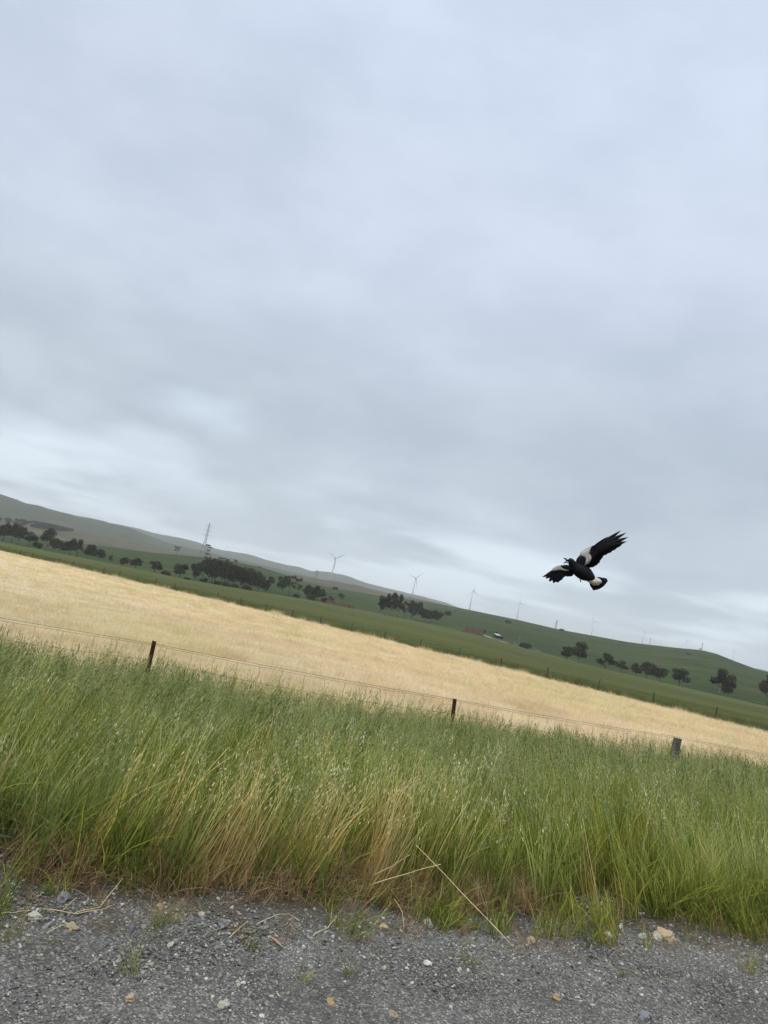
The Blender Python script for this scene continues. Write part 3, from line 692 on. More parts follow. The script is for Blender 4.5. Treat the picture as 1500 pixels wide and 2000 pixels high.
# ------------------------------------------------------------------ fences
m_rust = simple('rusty_steel', (.045, .022, .016), (.10, .045, .028), 25, .8, .3, .002)
m_wire = simple('fence_wire', (.06, .05, .045), (.13, .11, .10), 40, .6, .6)
m_wood = simple('weathered_wood', (.07, .06, .055), (.17, .15, .13), 14, .9, 0, .004)
fence = empty('wire_fence', (0, FEN0, gxy(0, FEN0)))
tag(fence, 'rusty wire mesh fence standing in the tall grass at the dry field edge', 'fence')
fence_inv = Vector(fence.location)
def fz(x): return gxy(x, FEN0 + FEN1 * x)
def star_picket(bx, top, tilt=0.0, tilt2=0.0):
    mb = MB(); y = FEN0 + FEN1 * bx; h = top + .75
    for ang in (math.radians(20), math.radians(140), math.radians(260)):
        e = Vector((math.cos(ang), math.sin(ang), 0)); q = Vector((-e.y, e.x, 0)) * .0035; L = .032
        vs_ = []
        for z in (0, h):
            o = Vector((tilt * z, tilt2 * z, z)); vs_ += [o - q, o + q, o + e * L + q, o + e * L - q]
        mb.put(vs_, [(0, 3, 2, 1), (4, 5, 6, 7), (0, 1, 5, 4), (1, 2, 6, 5), (2, 3, 7, 6), (3, 0, 4, 7)])
    o = mb.build('post', m_rust, fence); o.location = Vector((bx - tilt * h, y, -.75)) - fence_inv; return o
FT = .60
star_picket(-2.552, FT + .02, -.03); star_picket(1.655, FT - .035, -.075)
for x_ in (-6.75, 9.95, 14.1): star_picket(x_, FT)
mb = MB(); mb.box((0, 0, 0), (.105, .09, 1.4), .37); wp = mb.build('post', m_wood, fence); wp.location = Vector((5.80, FEN0 + FEN1 * 5.80, -.13)) - fence_inv
wp['label'] = 'broad grey weathered wooden post'; wp.rotation_euler = (0, .05, 0)
PX = [-6.75, -2.552, 1.655, 5.80, 9.95, 14.1]
def wire_pts(z, sag, dy=.035, step=.15, seed=0):
    pts = []
    for a, b_ in zip(PX[:-1], PX[1:]):
        n_ = int((b_ - a) / step)
        for k in range(n_):
            t = k / n_; x = a + (b_ - a) * t
            drop = {1.655: -.03}.get(a, 0) * (1 - t) + {1.655: -.03}.get(b_, 0) * t
            pts.append(Vector((x, FEN0 + FEN1 * x - dy, z + drop - sag * 4 * t * (1 - t) + .004 * mnoise.noise(Vector((x * 2.5, seed, 0))))))
    return pts
heights = [(FT - .01, .018), (FT - .03, .030), (FT - .225, .05), (FT - .40, .055), (FT - .55, .05), (FT - .70, .05)]
lines = []
for i, (z, s) in enumerate(heights):
    pts = wire_pts(z, s, seed=i); lines.append(pts); mb = MB(); mb.tube([p - fence_inv for p in pts],   .0018 if i else .0023, 4)
    mb.build('wire', m_wire, fence)
for k, x in enumerate(np.arange(-6.5, 13.6, .295)):
    mb = MB(); pts = []
    for li in range(1, 6):
        ln_ = lines[li]; j = min(range(len(ln_)), key=lambda q: abs(ln_[q].x - x)); p = ln_[j].copy(); p.x = x + .012 * mnoise.noise(Vector((x * 7, li * 2.3, 0))) * 2; p.y = FEN0 + FEN1 * p.x - .035
        pts.append(p - fence_inv)
        if li > 1:
            mid = (pts[-1] + pts[-2]) / 2 + Vector((.010, 0, 0)) * math.sin(k * 2.1 + li); pts.insert(-1, mid)
    mb.tube(pts, .0018, 4); mb.build('stay', m_wire, fence)

far = empty('far_fence', (25.5, FAR0 + FAR1 * 25.5, -1.3)); tag(far, 'thin post and wire fence between the dry field and the green crop', 'fence')
finv = Vector(far.location); m_fpost = simple('dark_post', (.03, .028, .025), (.06, .055, .05), 10, .9)
SP = 4.93; dxs = SP * d_far.x
tops = []
for k in range(-7, 28):
    x = 25.5 - dxs * (k - 0) ; y = FAR0 + FAR1 * x; a = math.atan2(x, y)
    if abs(a) > .9 or y < 20: continue
    z = ground(a, math.hypot(x, y)); thin = (k % 3 == 1); h = 1.22 + random.uniform(-.08, .1)
    mb = MB(); mb.tube([(0, 0, -.2), (random.gauss(0, .03), 0, h)], .035 if thin else .055, 6)
    o = mb.build('post', m_fpost, far); o.location = Vector((x, y, z)) - finv; tops.append(Vector((x, y, z)) - finv)
for hz_ in (1.12, .85, .55):
    mb = MB(); mb.tube([p + Vector((0, 0, hz_)) for p in tops], .004, 3); mb.build('wire', m_wire, far)

# ------------------------------------------------------------------ trees
m_bark = simple('gum_bark', (.10, .085, .075), (.22, .19, .165), 1.5, .9)
m_gum = leaf_mat('gum_leaves', [(0, (.85, .85, .85)), (.5, (1, 1, 1)), (1, (1.15, 1.12, 1.05))], .2, .8)
def branch_pts(r, p0, p1, wob=.06, n=4):
    L = (p1 - p0).length; pts = []
    for i in range(n + 1):
        t = i / n; q = p0.lerp(p1, t)
        if 0 < i: q += Vector((r.gauss(0, wob), r.gauss(0, wob), r.gauss(0, wob * .3))) * L * (.6 if i == n else 1)
        pts.append(q)
    return pts
def tree_mesh(kind, seed):
    """unit tree: height 1, spread 1 -> (trunk mesh, crown mesh)"""
    r = random.Random(seed); tb = MB(); V = []; Fc = []; C = []
    clumps = []
    if kind == 'gum':            # forked trunk, layered umbrella crowns
        nb = r.randint(4, 6); fork = r.uniform(.16, .32); base = Vector((0, 0, -.03)); fk = Vector((r.gauss(0, .03), r.gauss(0, .03), fork))
        tb.tube([base, fk], [.03, .022], 6)
        for i in range(nb):
            a = 6.283 * i / nb + r.uniform(-.5, .5); o = r.uniform(.12, .36); tip = Vector((math.cos(a) * o, math.sin(a) * o, r.uniform(.42, .86)))
            pts = branch_pts(r, fk, tip); tb.tube(pts, [.016, .013, .011, .008, .005], 5)
            clumps.append((pts[-1], Vector((.17, .17, .15)) * r.uniform(.75, 1.25), .9))
            q = pts[2] + Vector((math.cos(a + .9) * .14, math.sin(a + .9) * .14, r.uniform(.02, .14))); tb.tube([pts[2], q], [.008, .004], 4)
            clumps.append((q, Vector((.13, .13, .11)) * r.uniform(.7, 1.2), .8))
        clumps.append((Vector((r.gauss(0, .07), r.gauss(0, .07), .83)), Vector((.19, .19, .16)), 1.0)); clumps.append((Vector((r.gauss(0, .1), r.gauss(0, .1), .6)), Vector((.2, .2, .15)), 1.0))
    elif kind == 'round':        # dense rounded crown on a short trunk
        tb.tube([Vector((0, 0, -.03)), Vector((.01, 0, .3)), Vector((0, .01, .6))], [.03, .022, .012], 6)
        for i in range(13):
            a = r.uniform(0, 6.283); ph = math.acos(r.uniform(-.75, 1)); q = Vector((math.cos(a) * math.sin(ph) * .33, math.sin(a) * math.sin(ph) * .33, .57 + .27 * math.cos(ph)))
            tb.tube([Vector((0, 0, .3)), q], [.012, .004], 4)
            clumps.append((q, Vector((.17, .17, .14)) * r.uniform(.7, 1.15), 1.0))
        clumps.append((Vector((0, 0, .55)), Vector((.28, .28, .25)), 1.4))
    elif kind == 'bush':
        tb.tube([Vector((0, 0, -.05)), Vector((0, 0, .5))], [.04, .015], 5)
        for i in range(12):
            a = r.uniform(0, 6.283); o = .42 * math.sqrt(r.random()); q = Vector((math.cos(a) * o, math.sin(a) * o, r.uniform(.22, .78 - .6 * o)))
            clumps.append((q, Vector((.19, .19, .25)) * r.uniform(.8, 1.15), 1.1))
    elif kind == 'sparse':       # thin crown, sky showing through
        fk = Vector((.02, 0, .35)); tb.tube([Vector((0, 0, -.03)), fk, Vector((0, .02, .9))], [.028, .02, .006], 6)
        for i in range(9):
            a = r.uniform(0, 6.283); z = r.uniform(.4, .9); o = r.uniform(.1, .34); q = Vector((math.cos(a) * o, math.sin(a) * o, z))
            tb.tube([Vector((0, 0, z - .15)), q], [.009, .004], 4); clumps.append((q, Vector((.13, .13, .07)) * r.uniform(.7, 1.2), .55))
    elif kind == 'tiers':        # tall straight tree with stacked flat tiers
        tb.tube([Vector((0, 0, -.03)), Vector((.02, 0, .5)), Vector((-.02, 0, .97))], [.03, .02, .006], 6)
        for z, s in ((.12, .2), (.36, .22), (.60, .24), (.82, .30), (.95, .12)):
            for i in range(2):
                a = r.uniform(0, 6.283); o = s * r.uniform(.4, 1); q = Vector((math.cos(a) * o, math.sin(a) * o, z + r.gauss(0, .01))); tb.tube([Vector((0, 0, z - .06)), q], [.009, .004], 4)
                clumps.append((q, Vector((.14, .14, .04)) * r.uniform(.8, 1.2), .5))
    tot = 0
    for c0, rad, dn in clumps:
        nl = int(235 * dn * (rad.x / .17) ** 1.4); shade = r.uniform(0, 1)
        for _ in range(nl):
            d = Vector((r.gauss(0, 1), r.gauss(0, 1), r.gauss(0, 1))).normalized() * (r.random() ** .42)
            q = c0 + Vector((d.x * rad.x, d.y * rad.y, d.z * rad.z)); s = r.uniform(.016, .042)
            e1 = Vector((r.gauss(0, 1), r.gauss(0, 1), r.gauss(0, .8))).normalized(); e2 = e1.cross(Vector((r.gauss(0, 1), r.gauss(0, 1), r.gauss(0, 1)))).normalized()
            b0 = len(V); V += [tuple(q - e1 * s), tuple(q + e2 * s * .6), tuple(q + e1 * s), tuple(q - e2 * s * .6)]; Fc.append((b0, b0 + 1, b0 + 2, b0 + 3))
            g = r.uniform(0, 1); cc = lerp3((.014, .019, .008), (.050, .056, .024), .5 * g + .5 * shade)
            if g > .93: cc = (.12, .10, .07)
            C += [cc] * 4
    tm = mesh_np('trunk', tb.v, tb.f, [m_bark]); cm = mesh_np('crown', V, Fc, [m_gum], cols=np.array(C, dtype=np.float32), smooth=False)
    return tm, cm
TM = {k: [tree_mesh(k, 500 + 17 * i + len(k)) for i in range(n_)] for k, n_ in (('gum', 7), ('round', 4), ('bush', 3), ('sparse', 3), ('tiers', 1))}
def tree(u, v, hpx, wpx, kind, label, group, name=None, r=None):
    if r is None: p, r = hit(u, v)
    else: p = at(u, v, r)
    dist = p.length; H = hpx * dist / FPX * 1.10; W = wpx * dist / FPX * 1.12
    tm, cm = random.choice(TM[kind])
    e = empty(name or ('bush' if kind == 'bush' else 'gum_tree'), p, random.uniform(0, 6.283)); sx = W / (.88 if kind != 'bush' else 1.0)
    t = add('trunk', tm, e); c = add('crown', cm, e)
    e.scale = (sx, sx, H / (.97 if kind != 'bush' else 1.0)); tag(e, label, 'bush' if kind == 'bush' else 'tree', group); return e

# plantation reading as one dark patch on the slope behind the left row
bp, br, bs, bi = [], [], [], []
for _ in range(420):
    a0_, _e = azel(150 - 75 * random.random() ** 1.3 - (random.random() < .12) * random.uniform(0, 120), 1040); r = random.uniform(1240, 1430)
    if a0_ > math.radians(-21.9) - (1440 - r) * .00012: continue
    bp.append((r * math.sin(a0_), r * math.cos(a0_), hillB(a0_, r) - .5)); br.append((0, 0, random.uniform(0, 6.28))); q_ = random.uniform(7, 10); bs.append((q_, q_, q_ * .8)); bi.append(random.randrange(2))
wood_p = []
for i_, (tm_, cm_) in enumerate(TM['round'][:2]): wood_p.append(bpy.data.objects.new('wood_tree_%d' % i_, cm_))
tag(scatter('far_wood', wood_p, bp, br, bs, bi), 'dark bluish plantation on the slope behind the left tree row', 'wood', kind='stuff')

GL = 'row of gum trees along the left end of the green crop'
for u, v, h, w, k, lab in [
    (5, 1057, 29, 27, 'round', 'dense gum tree cut by the left edge of the photo'),
    (21, 1060, 32, 25, 'gum', 'dark gum tree second from the left edge of the photo'),
    (34, 1064, 31, 20, 'gum', 'tall gum on a bare trunk, third in the row from the left edge'),
    (53, 1069, 26, 30, 'gum', 'wide low gum tree right of the tall bare trunked gum'),
    (71, 1072, 14, 15, 'bush', 'small rounded bush between the wide gum and the knobbly gum'),
    (89, 1076, 37, 27, 'gum', 'knobbly gum with a high tuft, tallest of the left row'),
    (101, 1079, 24, 16, 'gum', 'slim gum tree tight against the right of the knobbly gum'),
    (114, 1082, 22, 21, 'gum', 'small open gum left of the broad double gum'),
    (134, 1086, 30, 22, 'round', 'left tree of the broad pair in the left row'),
    (148, 1088, 30, 22, 'gum', 'right tree of the broad pair in the left row'),
    (170, 1093, 28, 22, 'round', 'dense upright gum just right of the broad pair'),
    (191, 1098, 22, 24, 'gum', 'leaning flat topped gum right of the dense upright gum'),
    (211, 1103, 19, 14, 'sparse', 'slender thin crowned tree in the left row'),
    (237, 1108, 19, 19, 'round', 'small round tree, first of the widely spaced ones'),
    (263, 1112, 21, 21, 'round', 'small round tree, second of the widely spaced ones'),
    (301, 1119, 22, 24, 'round', 'small tree with a pale lower crown, third of the widely spaced ones'),
    (323, 1126, 13, 17, 'bush', 'low dark bush between two small trees'),
    (349, 1131, 28, 25, 'round', 'lighter green round tree left of the dark grove')]:
    tree(u, v, h, w, k, lab, GL)
GG = 'trees of the dark grove left of centre'
for i, (u, v, h, w) in enumerate([(379, 1136, 34, 22), (392, 1138, 40, 25), (404, 1141, 46, 27), (417, 1143, 46, 27), (430, 1145, 46, 28), (443, 1148, 44, 28), (455, 1150, 43, 28), (467, 1152, 40, 26), (478, 1154, 40, 26), (489, 1156, 42, 26), (501, 1158, 34, 22), (514, 1161, 26, 17)]):
    lab = {0: 'slim gum with a bare trunk at the left end of the dark grove', 11: 'small gum at the right end of the dark grove'}.get(i, 'tall dark gum tree packed inside the dark grove left of centre')
    tree(u, v, h, w, 'gum' if i % 3 else 'round', lab, GG)
for i, (u, v, h, w) in enumerate([(412, 1139, 40, 26), (437, 1143, 40, 28), (461, 1148, 38, 26), (484, 1152, 34, 24)]): tree(u, v, h, w, 'round', 'tall dark gum tree packed inside the dark grove left of centre', GG)
for u, v, h, w in [(398, 1139, 11, 16), (420, 1144, 12, 18), (441, 1148, 12, 18), (460, 1151, 11, 18), (481, 1155, 12, 18), (365, 1133, 6, 14)]: tree(u, v, h, w, 'bush', 'low scrub under the trunks of the dark grove left of centre', 'scrub under the dark grove')
GH = 'single trees and bushes on the green hillside'
for u, v, h, w, k, lab in [
    (344, 1084, 17, 13, 'sparse', 'bare looking thin tree on the ridge left of the tall pylon'),
    (381, 1087, 5, 11, 'bush', 'low flat bush on the ridge just left of the pylon'),
    (400, 1091, 24, 19, 'tiers', 'tall tree with stacked flat tiers in front of the tall pylon'),
    (434, 1093, 5, 15, 'bush', 'wide low bush on the ridge above the dark grove'),
    (445, 1095, 4, 7, 'bush', 'tiny bush between two others on the ridge above the grove'),
    (459, 1098, 6, 8, 'bush', 'round dark bush on the ridge, right end above the grove'),
    (507, 1109, 3, 6, 'bush', 'speck of a bush on the ridge right of the grove'),
    (529, 1145, 18, 15, 'round', 'lone round tree on the slope right of the dark grove'),
    (82, 1046, 7, 14, 'bush', 'low bush behind the left row of trees'),
    (654, 1153, 8, 11, 'bush', 'round bush highest on the slope below the large turbine'),
    (646, 1174, 10, 12, 'bush', 'round bush just above the long red ruin'),
    (666, 1168, 10, 12, 'bush', 'round bush up the slope to the right of the long red ruin'),
    (873, 1203, 11, 13, 'bush', 'round bush alone on the slope right of the middle grove'),
    (992, 1219, 9, 10, 'bush', 'round bush high on the slope above the small shed'),
    (1096, 1233, 6, 9, 'bush', 'dome shaped bush on the skyline by the small pylon'),
    (1214, 1255, 3, 8, 'bush', 'tiny flat bush on the skyline at the right'),
    (1345, 1279, 3, 10, 'bush', 'faint low bush below the hilltop masts'),
    (945, 1239, 8, 6, 'round', 'little tree at the right end of the short red ruin'),
    (967, 1244, 10, 10, 'round', 'small dark tree touching the left side of the shed'),
    (1029, 1268, 13, 29, 'bush', 'broad dark spreading bush right of the tank stand')]:
    tree(u, v, h, w, k, lab, GH)
GM = 'trees of the open grove below the large turbine'
for u, v, h, w, k, lab in [
    (549, 1161, 33, 24, 'gum', 'leftmost gum of the open grove below the large turbine'),
    (563, 1163, 40, 22, 'sparse', 'tallest thin gum of the open grove below the large turbine'),
    (578, 1166, 38, 20, 'sparse', 'thin greyish gum right of the tallest one in the open grove'),
    (577, 1170, 12, 13, 'bush', 'round dark bush at the foot of the thin greyish gum'),
    (567, 1168, 4, 10, 'bush', 'low scrub left of the round dark bush in the open grove'),
    (598, 1173, 28, 22, 'gum', 'left one of the two dense gums right in the open grove'),
    (606, 1174, 17, 18, 'bush', 'low bush under the two dense gums'),
    (618, 1177, 30, 24, 'round', 'right one of the two dense gums in the open grove'),
    (632, 1180, 15, 14, 'bush', 'bush ending the open grove at the long red ruin')]:
    tree(u, v, h, w, k, lab, GM)
GC = 'trees of the middle grove'
for i, (u, v, h, w, k) in enumerate([(741, 1203, 36, 18, 'gum'), (751, 1206, 43, 20, 'gum'), (762, 1207, 45, 22, 'gum'), (775, 1210, 45, 24, 'gum'), (788, 1211, 36, 22, 'sparse'), (801, 1213, 36, 24, 'gum'), (814, 1214, 35, 20, 'gum'), (828, 1215, 24, 17, 'round'), (841, 1217, 25, 20, 'round'), (854, 1218, 23, 16, 'round')]):
    lab = {0: 'slim gum leaning out at the left end of the middle grove', 4: 'thin crowned gum in the centre of the middle grove', 7: 'first of the three low dense trees ending the middle grove', 8: 'middle one of the three low dense trees of the middle grove', 9: 'last low dense tree at the right end of the middle grove'}.get(i, ['', 'second gum from the left in the middle grove', 'third gum from the left in the middle grove, among the tallest', 'tallest gum of the middle grove, left of the thin crowned one', '', 'gum just right of the thin crowned one in the middle grove', 'last tall gum before the three low dense trees of the middle grove'][min(i, 6)])
    tree(u, v, h, w, k, lab, GC)
GR = 'gum trees along the green crop on the right'
for u, v, h, w, k, lab in [
    (1106, 1293, 27, 23, 'gum', 'small gum leaning against the taller forked gum'),
    (1128, 1298, 39, 30, 'gum', 'taller forked gum with gaps in its crown, left of the right row'),
    (1182, 1311, 30, 36, 'gum', 'wide bushy gum, third in the right row'),
    (1213, 1317, 23, 26, 'gum', 'low spreading gum right of the wide bushy one'),
    (1241, 1323, 23, 22, 'gum', 'small gum touching the dense taller one'),
    (1262, 1328, 31, 27, 'round', 'dense taller gum in the middle of the right row'),
    (1287, 1333, 24, 26, 'gum', 'grey green gum right of the dense taller one'),
    (1325, 1343, 31, 32, 'gum', 'dark gum on a short thick trunk standing apart in the right row'),
    (1403, 1361, 45, 40, 'gum', 'large gum with a smaller one tucked under its right side'),
    (1421, 1364, 28, 22, 'round', 'smaller gum tucked under the right side of the large gum'),
    (1498, 1383, 53, 42, 'gum', 'large gum cut by the right edge of the photo')]:
    tree(u, v, h, w, k, lab, GR)

# ------------------------------------------------------------------ wind turbines
m_white = simple('turbine_white', (.46, .48, .50), (.56, .58, .60), .05, .45)
def turbine_parts():
    t = MB(); t.tube([(0, 0, -4), (0, 0, 40), (0, 0, 80)], [2.3, 1.85, 1.35], 12)
    n_ = MB(); n_.tube([(0, -3.2, 81.2), (0, -2.2, 81.2), (0, 5.5, 81.2), (0, 6.8, 81.4)], [1.3, 2.0, 1.9, 1.2], 8)
    h = MB(); h.tube([(0, 0, 0), (0, -1.6, 0), (0, -2.8, 0)], [1.6, 1.5, .3], 10)
    bl = MB(); pts = []; prof = [(0, .75, .75, 0), (2, .9, .75, 0), (6, 1.75, .42, .3), (14, 1.45, .3, .22), (24, 1.0, .2, .12), (34, .6, .12, .05), (37.5, .15, .05, 0)]
    vs_ = []; n8 = 8
    for L, ch, th, tw in prof:
        for k in range(n8):
            a = 6.283 * k / n8; x = ch * math.cos(a) + ch * .25; y = th * math.sin(a)
            vs_.append((x * math.cos(tw) - y * math.sin(tw), x * math.sin(tw) + y * math.cos(tw) - 1, L))
    fs = [(i * n8 + k, i * n8 + (k + 1) % n8, (i + 1) * n8 + (k + 1) % n8, (i + 1) * n8 + k) for i in range(len(prof) - 1) for k in range(n8)] + [tuple(range(n8))[::-1], tuple((len(prof) - 1) * n8 + k for k in range(n8))]
    bl.put(vs_, fs)
    return [mesh_np(nm, q.v, q.f, [m_white]) for nm, q in (('tower', t), ('nacelle', n_), ('hub', h), ('blade', bl))]
TW, NC, HB, BL = turbine_parts()
def turbine(hub, base, yaw, phase, label):
    hpx = math.hypot(hub[0] - base[0], hub[1] - base[1]); r = 80 * FPX / hpx * .985
    p = at(hub[0], hub[1], r); p.z -= 81.2
    e = empty('wind_turbine', p, math.radians(yaw)); tag(e, label, 'wind turbine', 'wind turbines beyond the ridge')
    add('tower', TW, e); add('nacelle', NC, e); h = add('hub', HB, e); h.location = (0, -3.2, 81.2)
    for k in range(3):
        bl = add('blade', BL, h); bl.rotation_euler = (0, math.radians(phase + 120 * k), 0)
turbine((655, 1090.5), (645, 1137), 28, 56, 'largest white wind turbine, left of the others above the open grove')
turbine((812, 1129), (803, 1167), 22, 42, 'second largest wind turbine, standing above the middle grove')
turbine((924, 1154), (917, 1191), 50, -8, 'wind turbine on the skyline above the red ruin, third from the left')
turbine((1015.5, 1177), (1009, 1208), 45, -18, 'thin wind turbine on the skyline, fourth from the left')
turbine((1160, 1214), (1155, 1242), 10, 92, 'fifth wind turbine with blades spread flat, right of the small pylon')
turbine((1258, 1233), (1254, 1258), 55, 0, 'sixth wind turbine, left of a thin skyline mast')
turbine((1341.5, 1251), (1338, 1268), 5, 80, 'seventh wind turbine, just left of the hilltop masts')
turbine((1434, 1270), (1430, 1294), 50, 20, 'faintest wind turbine behind the right slope of the hill')

# ------------------------------------------------------------------ pylons and masts
m_steel = simple('galvanised_steel', (.13, .14, .15), (.19, .20, .21), .1, .6)
def pylon(top, base, r, label, hw=4.2, thick=.32):
    tp = at(top[0], top[1], r); bp_ = at(base[0], base[1], r); H = tp.z - bp_.z
    e = empty('transmission_pylon', (tp.x, tp.y, bp_.z), math.radians(20)); tag(e, label, 'pylon', 'lattice pylons')
    L = MB(); Bc = MB(); waist, k1 = H * .52, hw * .28
    def wd(z): return hw + (k1 - hw) * min(z / waist, 1) if z < waist else k1 + (k1 * .55 - k1) * (z - waist) / (H - waist)
    zs = [0, H * .14, H * .27, H * .4, waist, H * .62, H * .72, H * .82, H * .92, H]
    for sx in (-1, 1):
        for sy in (-1, 1):
            l = MB(); l.tube([(sx * wd(z), sy * wd(z), z - (2 if z == 0 else 0)) for z in zs], thick, 4); l.build('leg', m_steel, e)
    for a, b_ in zip(zs[:-1], zs[1:]):
        wa, wb = wd(a), wd(b_)
        for s in (-1, 1):
            for q in (-1, 1):
                Bc.tube([(q * wa, s * wa, a), (-q * wb, s * wb, b_)], thick * .5, 3); Bc.tube([(s * wa, q * wa, a), (s * wb, -q * wb, b_)], thick * .5, 3)
    Bc.build('bracing', m_steel, e)
    for z, w in ((H * .66, hw * 1.25), (H * .79, hw * 1.1), (H * .92, hw * 1.0)):
        for s in (-1, 1):
            c = MB(); k = wd(z); c.tube([(s * k, 0, z), (s * w, 0, z + .4)], thick * .7, 3); c.tube([(s * k, 0, z + H * .035), (s * w, 0, z + .4)], thick * .6, 3); c.tube([(s * w, 0, z + .4), (s * w, 0, z - H * .035)], thick * .7, 3)
            c.build('crossarm', m_steel, e)
    return e
pylon((410, 1022), (393, 1092), 1250, 'tall grey lattice pylon rising above the dark grove', 4.6, .22)
pylon((620.5, 1114), (615, 1137), 2000, 'small faint lattice pylon left of the largest turbine', 5.0, .55)
pylon((1088, 1211), (1084, 1234), 2600, 'tiny faint lattice pylon on the skyline by the dome shaped bush', 4.2, .45)
m_mast = simple('mast_dark', (.09, .10, .11), (.13, .14, .15), .1, .7)
for tp, bs_, r, lab, th in [((1271, 1246), (1269, 1262), 1500, 'thin dark mast on the skyline right of the sixth turbine', .35), ((1372.5, 1256), (1370, 1273), 985, 'dark mast on the hilltop, taller of the two', .38), ((1367.5, 1267), (1366.5, 1272), 985, 'short stub mast left of the taller hilltop mast', .6)]:
    a = at(*tp, r); b_ = at(*bs_, r); e = empty('mast', (a.x, a.y, b_.z)); tag(e, lab, 'mast'); H = a.z - b_.z
    q = MB(); q.tube([(0, 0, -1), (0, 0, H)], [th, th * .7], 6); q.build('pole', m_mast, e)
    q = MB(); q.box((0, 0, H * .93), (th * 4, th * 1.2, th * 1.6)); q.build('antenna', m_mast, e)

# ------------------------------------------------------------------ farm remains
m_brick, nt, b = mat('old_red_brick'); tc = N(nt, 'ShaderNodeTexCoord').outputs['Object']
bk_ = N(nt, 'ShaderNodeTexBrick'); bk_.inputs['Scale'].default_value = 2; bk_.inputs['Color1'].default_value = (.17, .062, .038, 1); bk_.inputs['Color2'].default_value = (.12, .05, .033, 1); bk_.inputs['Mortar'].default_value = (.16, .11, .08, 1)
nt.links.new(tc, bk_.inputs['Vector'])
nt.links.new(mx(nt, 1, bk_.outputs['Color'], rp(nt, nz(nt, tc, .7, 5, .6), [(.3, (.55, .55, .55)), (.7, (1.3, 1.2, 1.1))]), 'MULTIPLY'), b.inputs['Base Color'])
def ruin(u0, v0, u1, v1, hpx, label, gaps, seed):
    p0, r0_ = hit(u0, v0); p1, r1_ = hit(u1, v1); r1_ = r0_; p1 = at(u1, v1, r0_ * 1.01); p1.z = gxy(p1.x, p1.y)
    d = (p1 - p0); L = d.xy.length; ang = math.atan2(d.y, d.x); H = hpx * r0_ / FPX; rr_ = random.Random(seed)
    e = empty('ruined_building', p0, ang); tag(e, label, 'ruin')
    slope = d.z / L
    def wall(x0, x1, y0, y1, base, thick=.5):
        n_ = 9; q = MB()
        tops_ = [H * rr_.uniform(.7, 1.05) for _ in range(n_ + 1)]
        dx_, dy_ = (x1 - x0), (y1 - y0); ln_ = math.hypot(dx_, dy_); nx0, ny0 = -dy_ / ln_ * thick / 2, dx_ / ln_ * thick / 2
        for i in range(n_):
            a, c = i / n_, (i + 1) / n_; h = tops_[i]
            P4 = [(x0 + dx_ * t_ + s * nx0, y0 + dy_ * t_ + s * ny0) for t_, s in ((a, -1), (c, -1), (c, 1), (a, 1))]
            zb = [slope * x_ for x_, _ in P4]
            q.put([(x_, y_, z_ - 1) for (x_, y_), z_ in zip(P4, zb)] + [(x_, y_, z_ + h) for (x_, y_), z_ in zip(P4, zb)], [(0, 3, 2, 1), (4, 5, 6, 7), (0, 1, 5, 4), (1, 2, 6, 5), (2, 3, 7, 6), (3, 0, 4, 7)])
        q.build('wall', m_brick, e)
    for g0, g1 in gaps:
        wall(L * g0, L * g1, 0, 0, 0); wall(L * g0 + .3, L * g1 - .3, 5, 5.4, 0); wall(L * g0, L * g0 + .02, .6, 4.8, 0); wall(L * g1, L * g1 + .02, .6, 4.8, 0)
    return e
ruin(640, 1182, 692, 1189, 9.5, 'long low roofless ruin of dull red brick below the largest turbine', [(0, .20), (.24, .60), (.63, .74), (.86, .99)], 1)
ruin(911, 1236, 943, 1243, 11.0, 'short roofless red brick ruin on the green slope', [(0, .36), (.40, .62), (.64, 1.0)], 2)
# shed
m_tin = simple('roof_iron', (.30, .31, .32), (.42, .43, .44), .8, .5); m_shed = simple('shed_dark', (.02, .022, .025), (.05, .05, .05), 1, .9)
p, r = hit(970, 1246); sc = r / FPX
e = empty('shed', p, .25); tag(e, 'small dark open shed with a pale iron roof', 'shed')
wq = MB(); Ls, Hs, Ds = 13 * sc, 4.6 * sc, 4.5
wq.box((Ls * .5, Ds, Hs * .5 - .5), (Ls, .2, Hs + 1)); wq.box((0, Ds / 2, Hs * .5 - .5), (.2, Ds - .3, Hs + 1)); wq.box((Ls, Ds / 2, Hs * .5 - .5), (.2, Ds - .3, Hs + 1)); wq.build('wall', m_shed, e)
for k in range(3): q = MB(); q.box((Ls * k / 2 * .96 + .12, .15, Hs * .5 - .5), (.18, .18, Hs + .9)); q.build('post', m_shed, e)
q = MB(); q.put([(-.5, -.6, Hs), (Ls * .66, -.6, Hs), (Ls * .66, Ds + .5, Hs + 1.0), (-.5, Ds + .5, Hs + 1.0), (-.5, -.6, Hs + .15), (Ls * .66, -.6, Hs + .15), (Ls * .66, Ds + .5, Hs + 1.15), (-.5, Ds + .5, Hs + 1.15)], [(0, 3, 2, 1), (4, 5, 6, 7), (0, 1, 5, 4), (1, 2, 6, 5), (2, 3, 7, 6), (3, 0, 4, 7)]); q.build('roof', m_tin, e)
q = MB(); q.put([(Ls * .66 + .05, -.6, Hs - .1), (Ls + .5, -.6, Hs - .9), (Ls + .5, Ds + .5, Hs - .6), (Ls * .66 + .05, Ds + .5, Hs + .5), (Ls * .66 + .05, -.6, Hs + .1), (Ls + .5, -.6, Hs - .7), (Ls + .5, Ds + .5, Hs - .4), (Ls * .66 + .05, Ds + .5, Hs + .7)], [(0, 3, 2, 1), (4, 5, 6, 7), (0, 1, 5, 4), (1, 2, 6, 5), (2, 3, 7, 6), (3, 0, 4, 7)]); q.build('roof', m_shed, e)
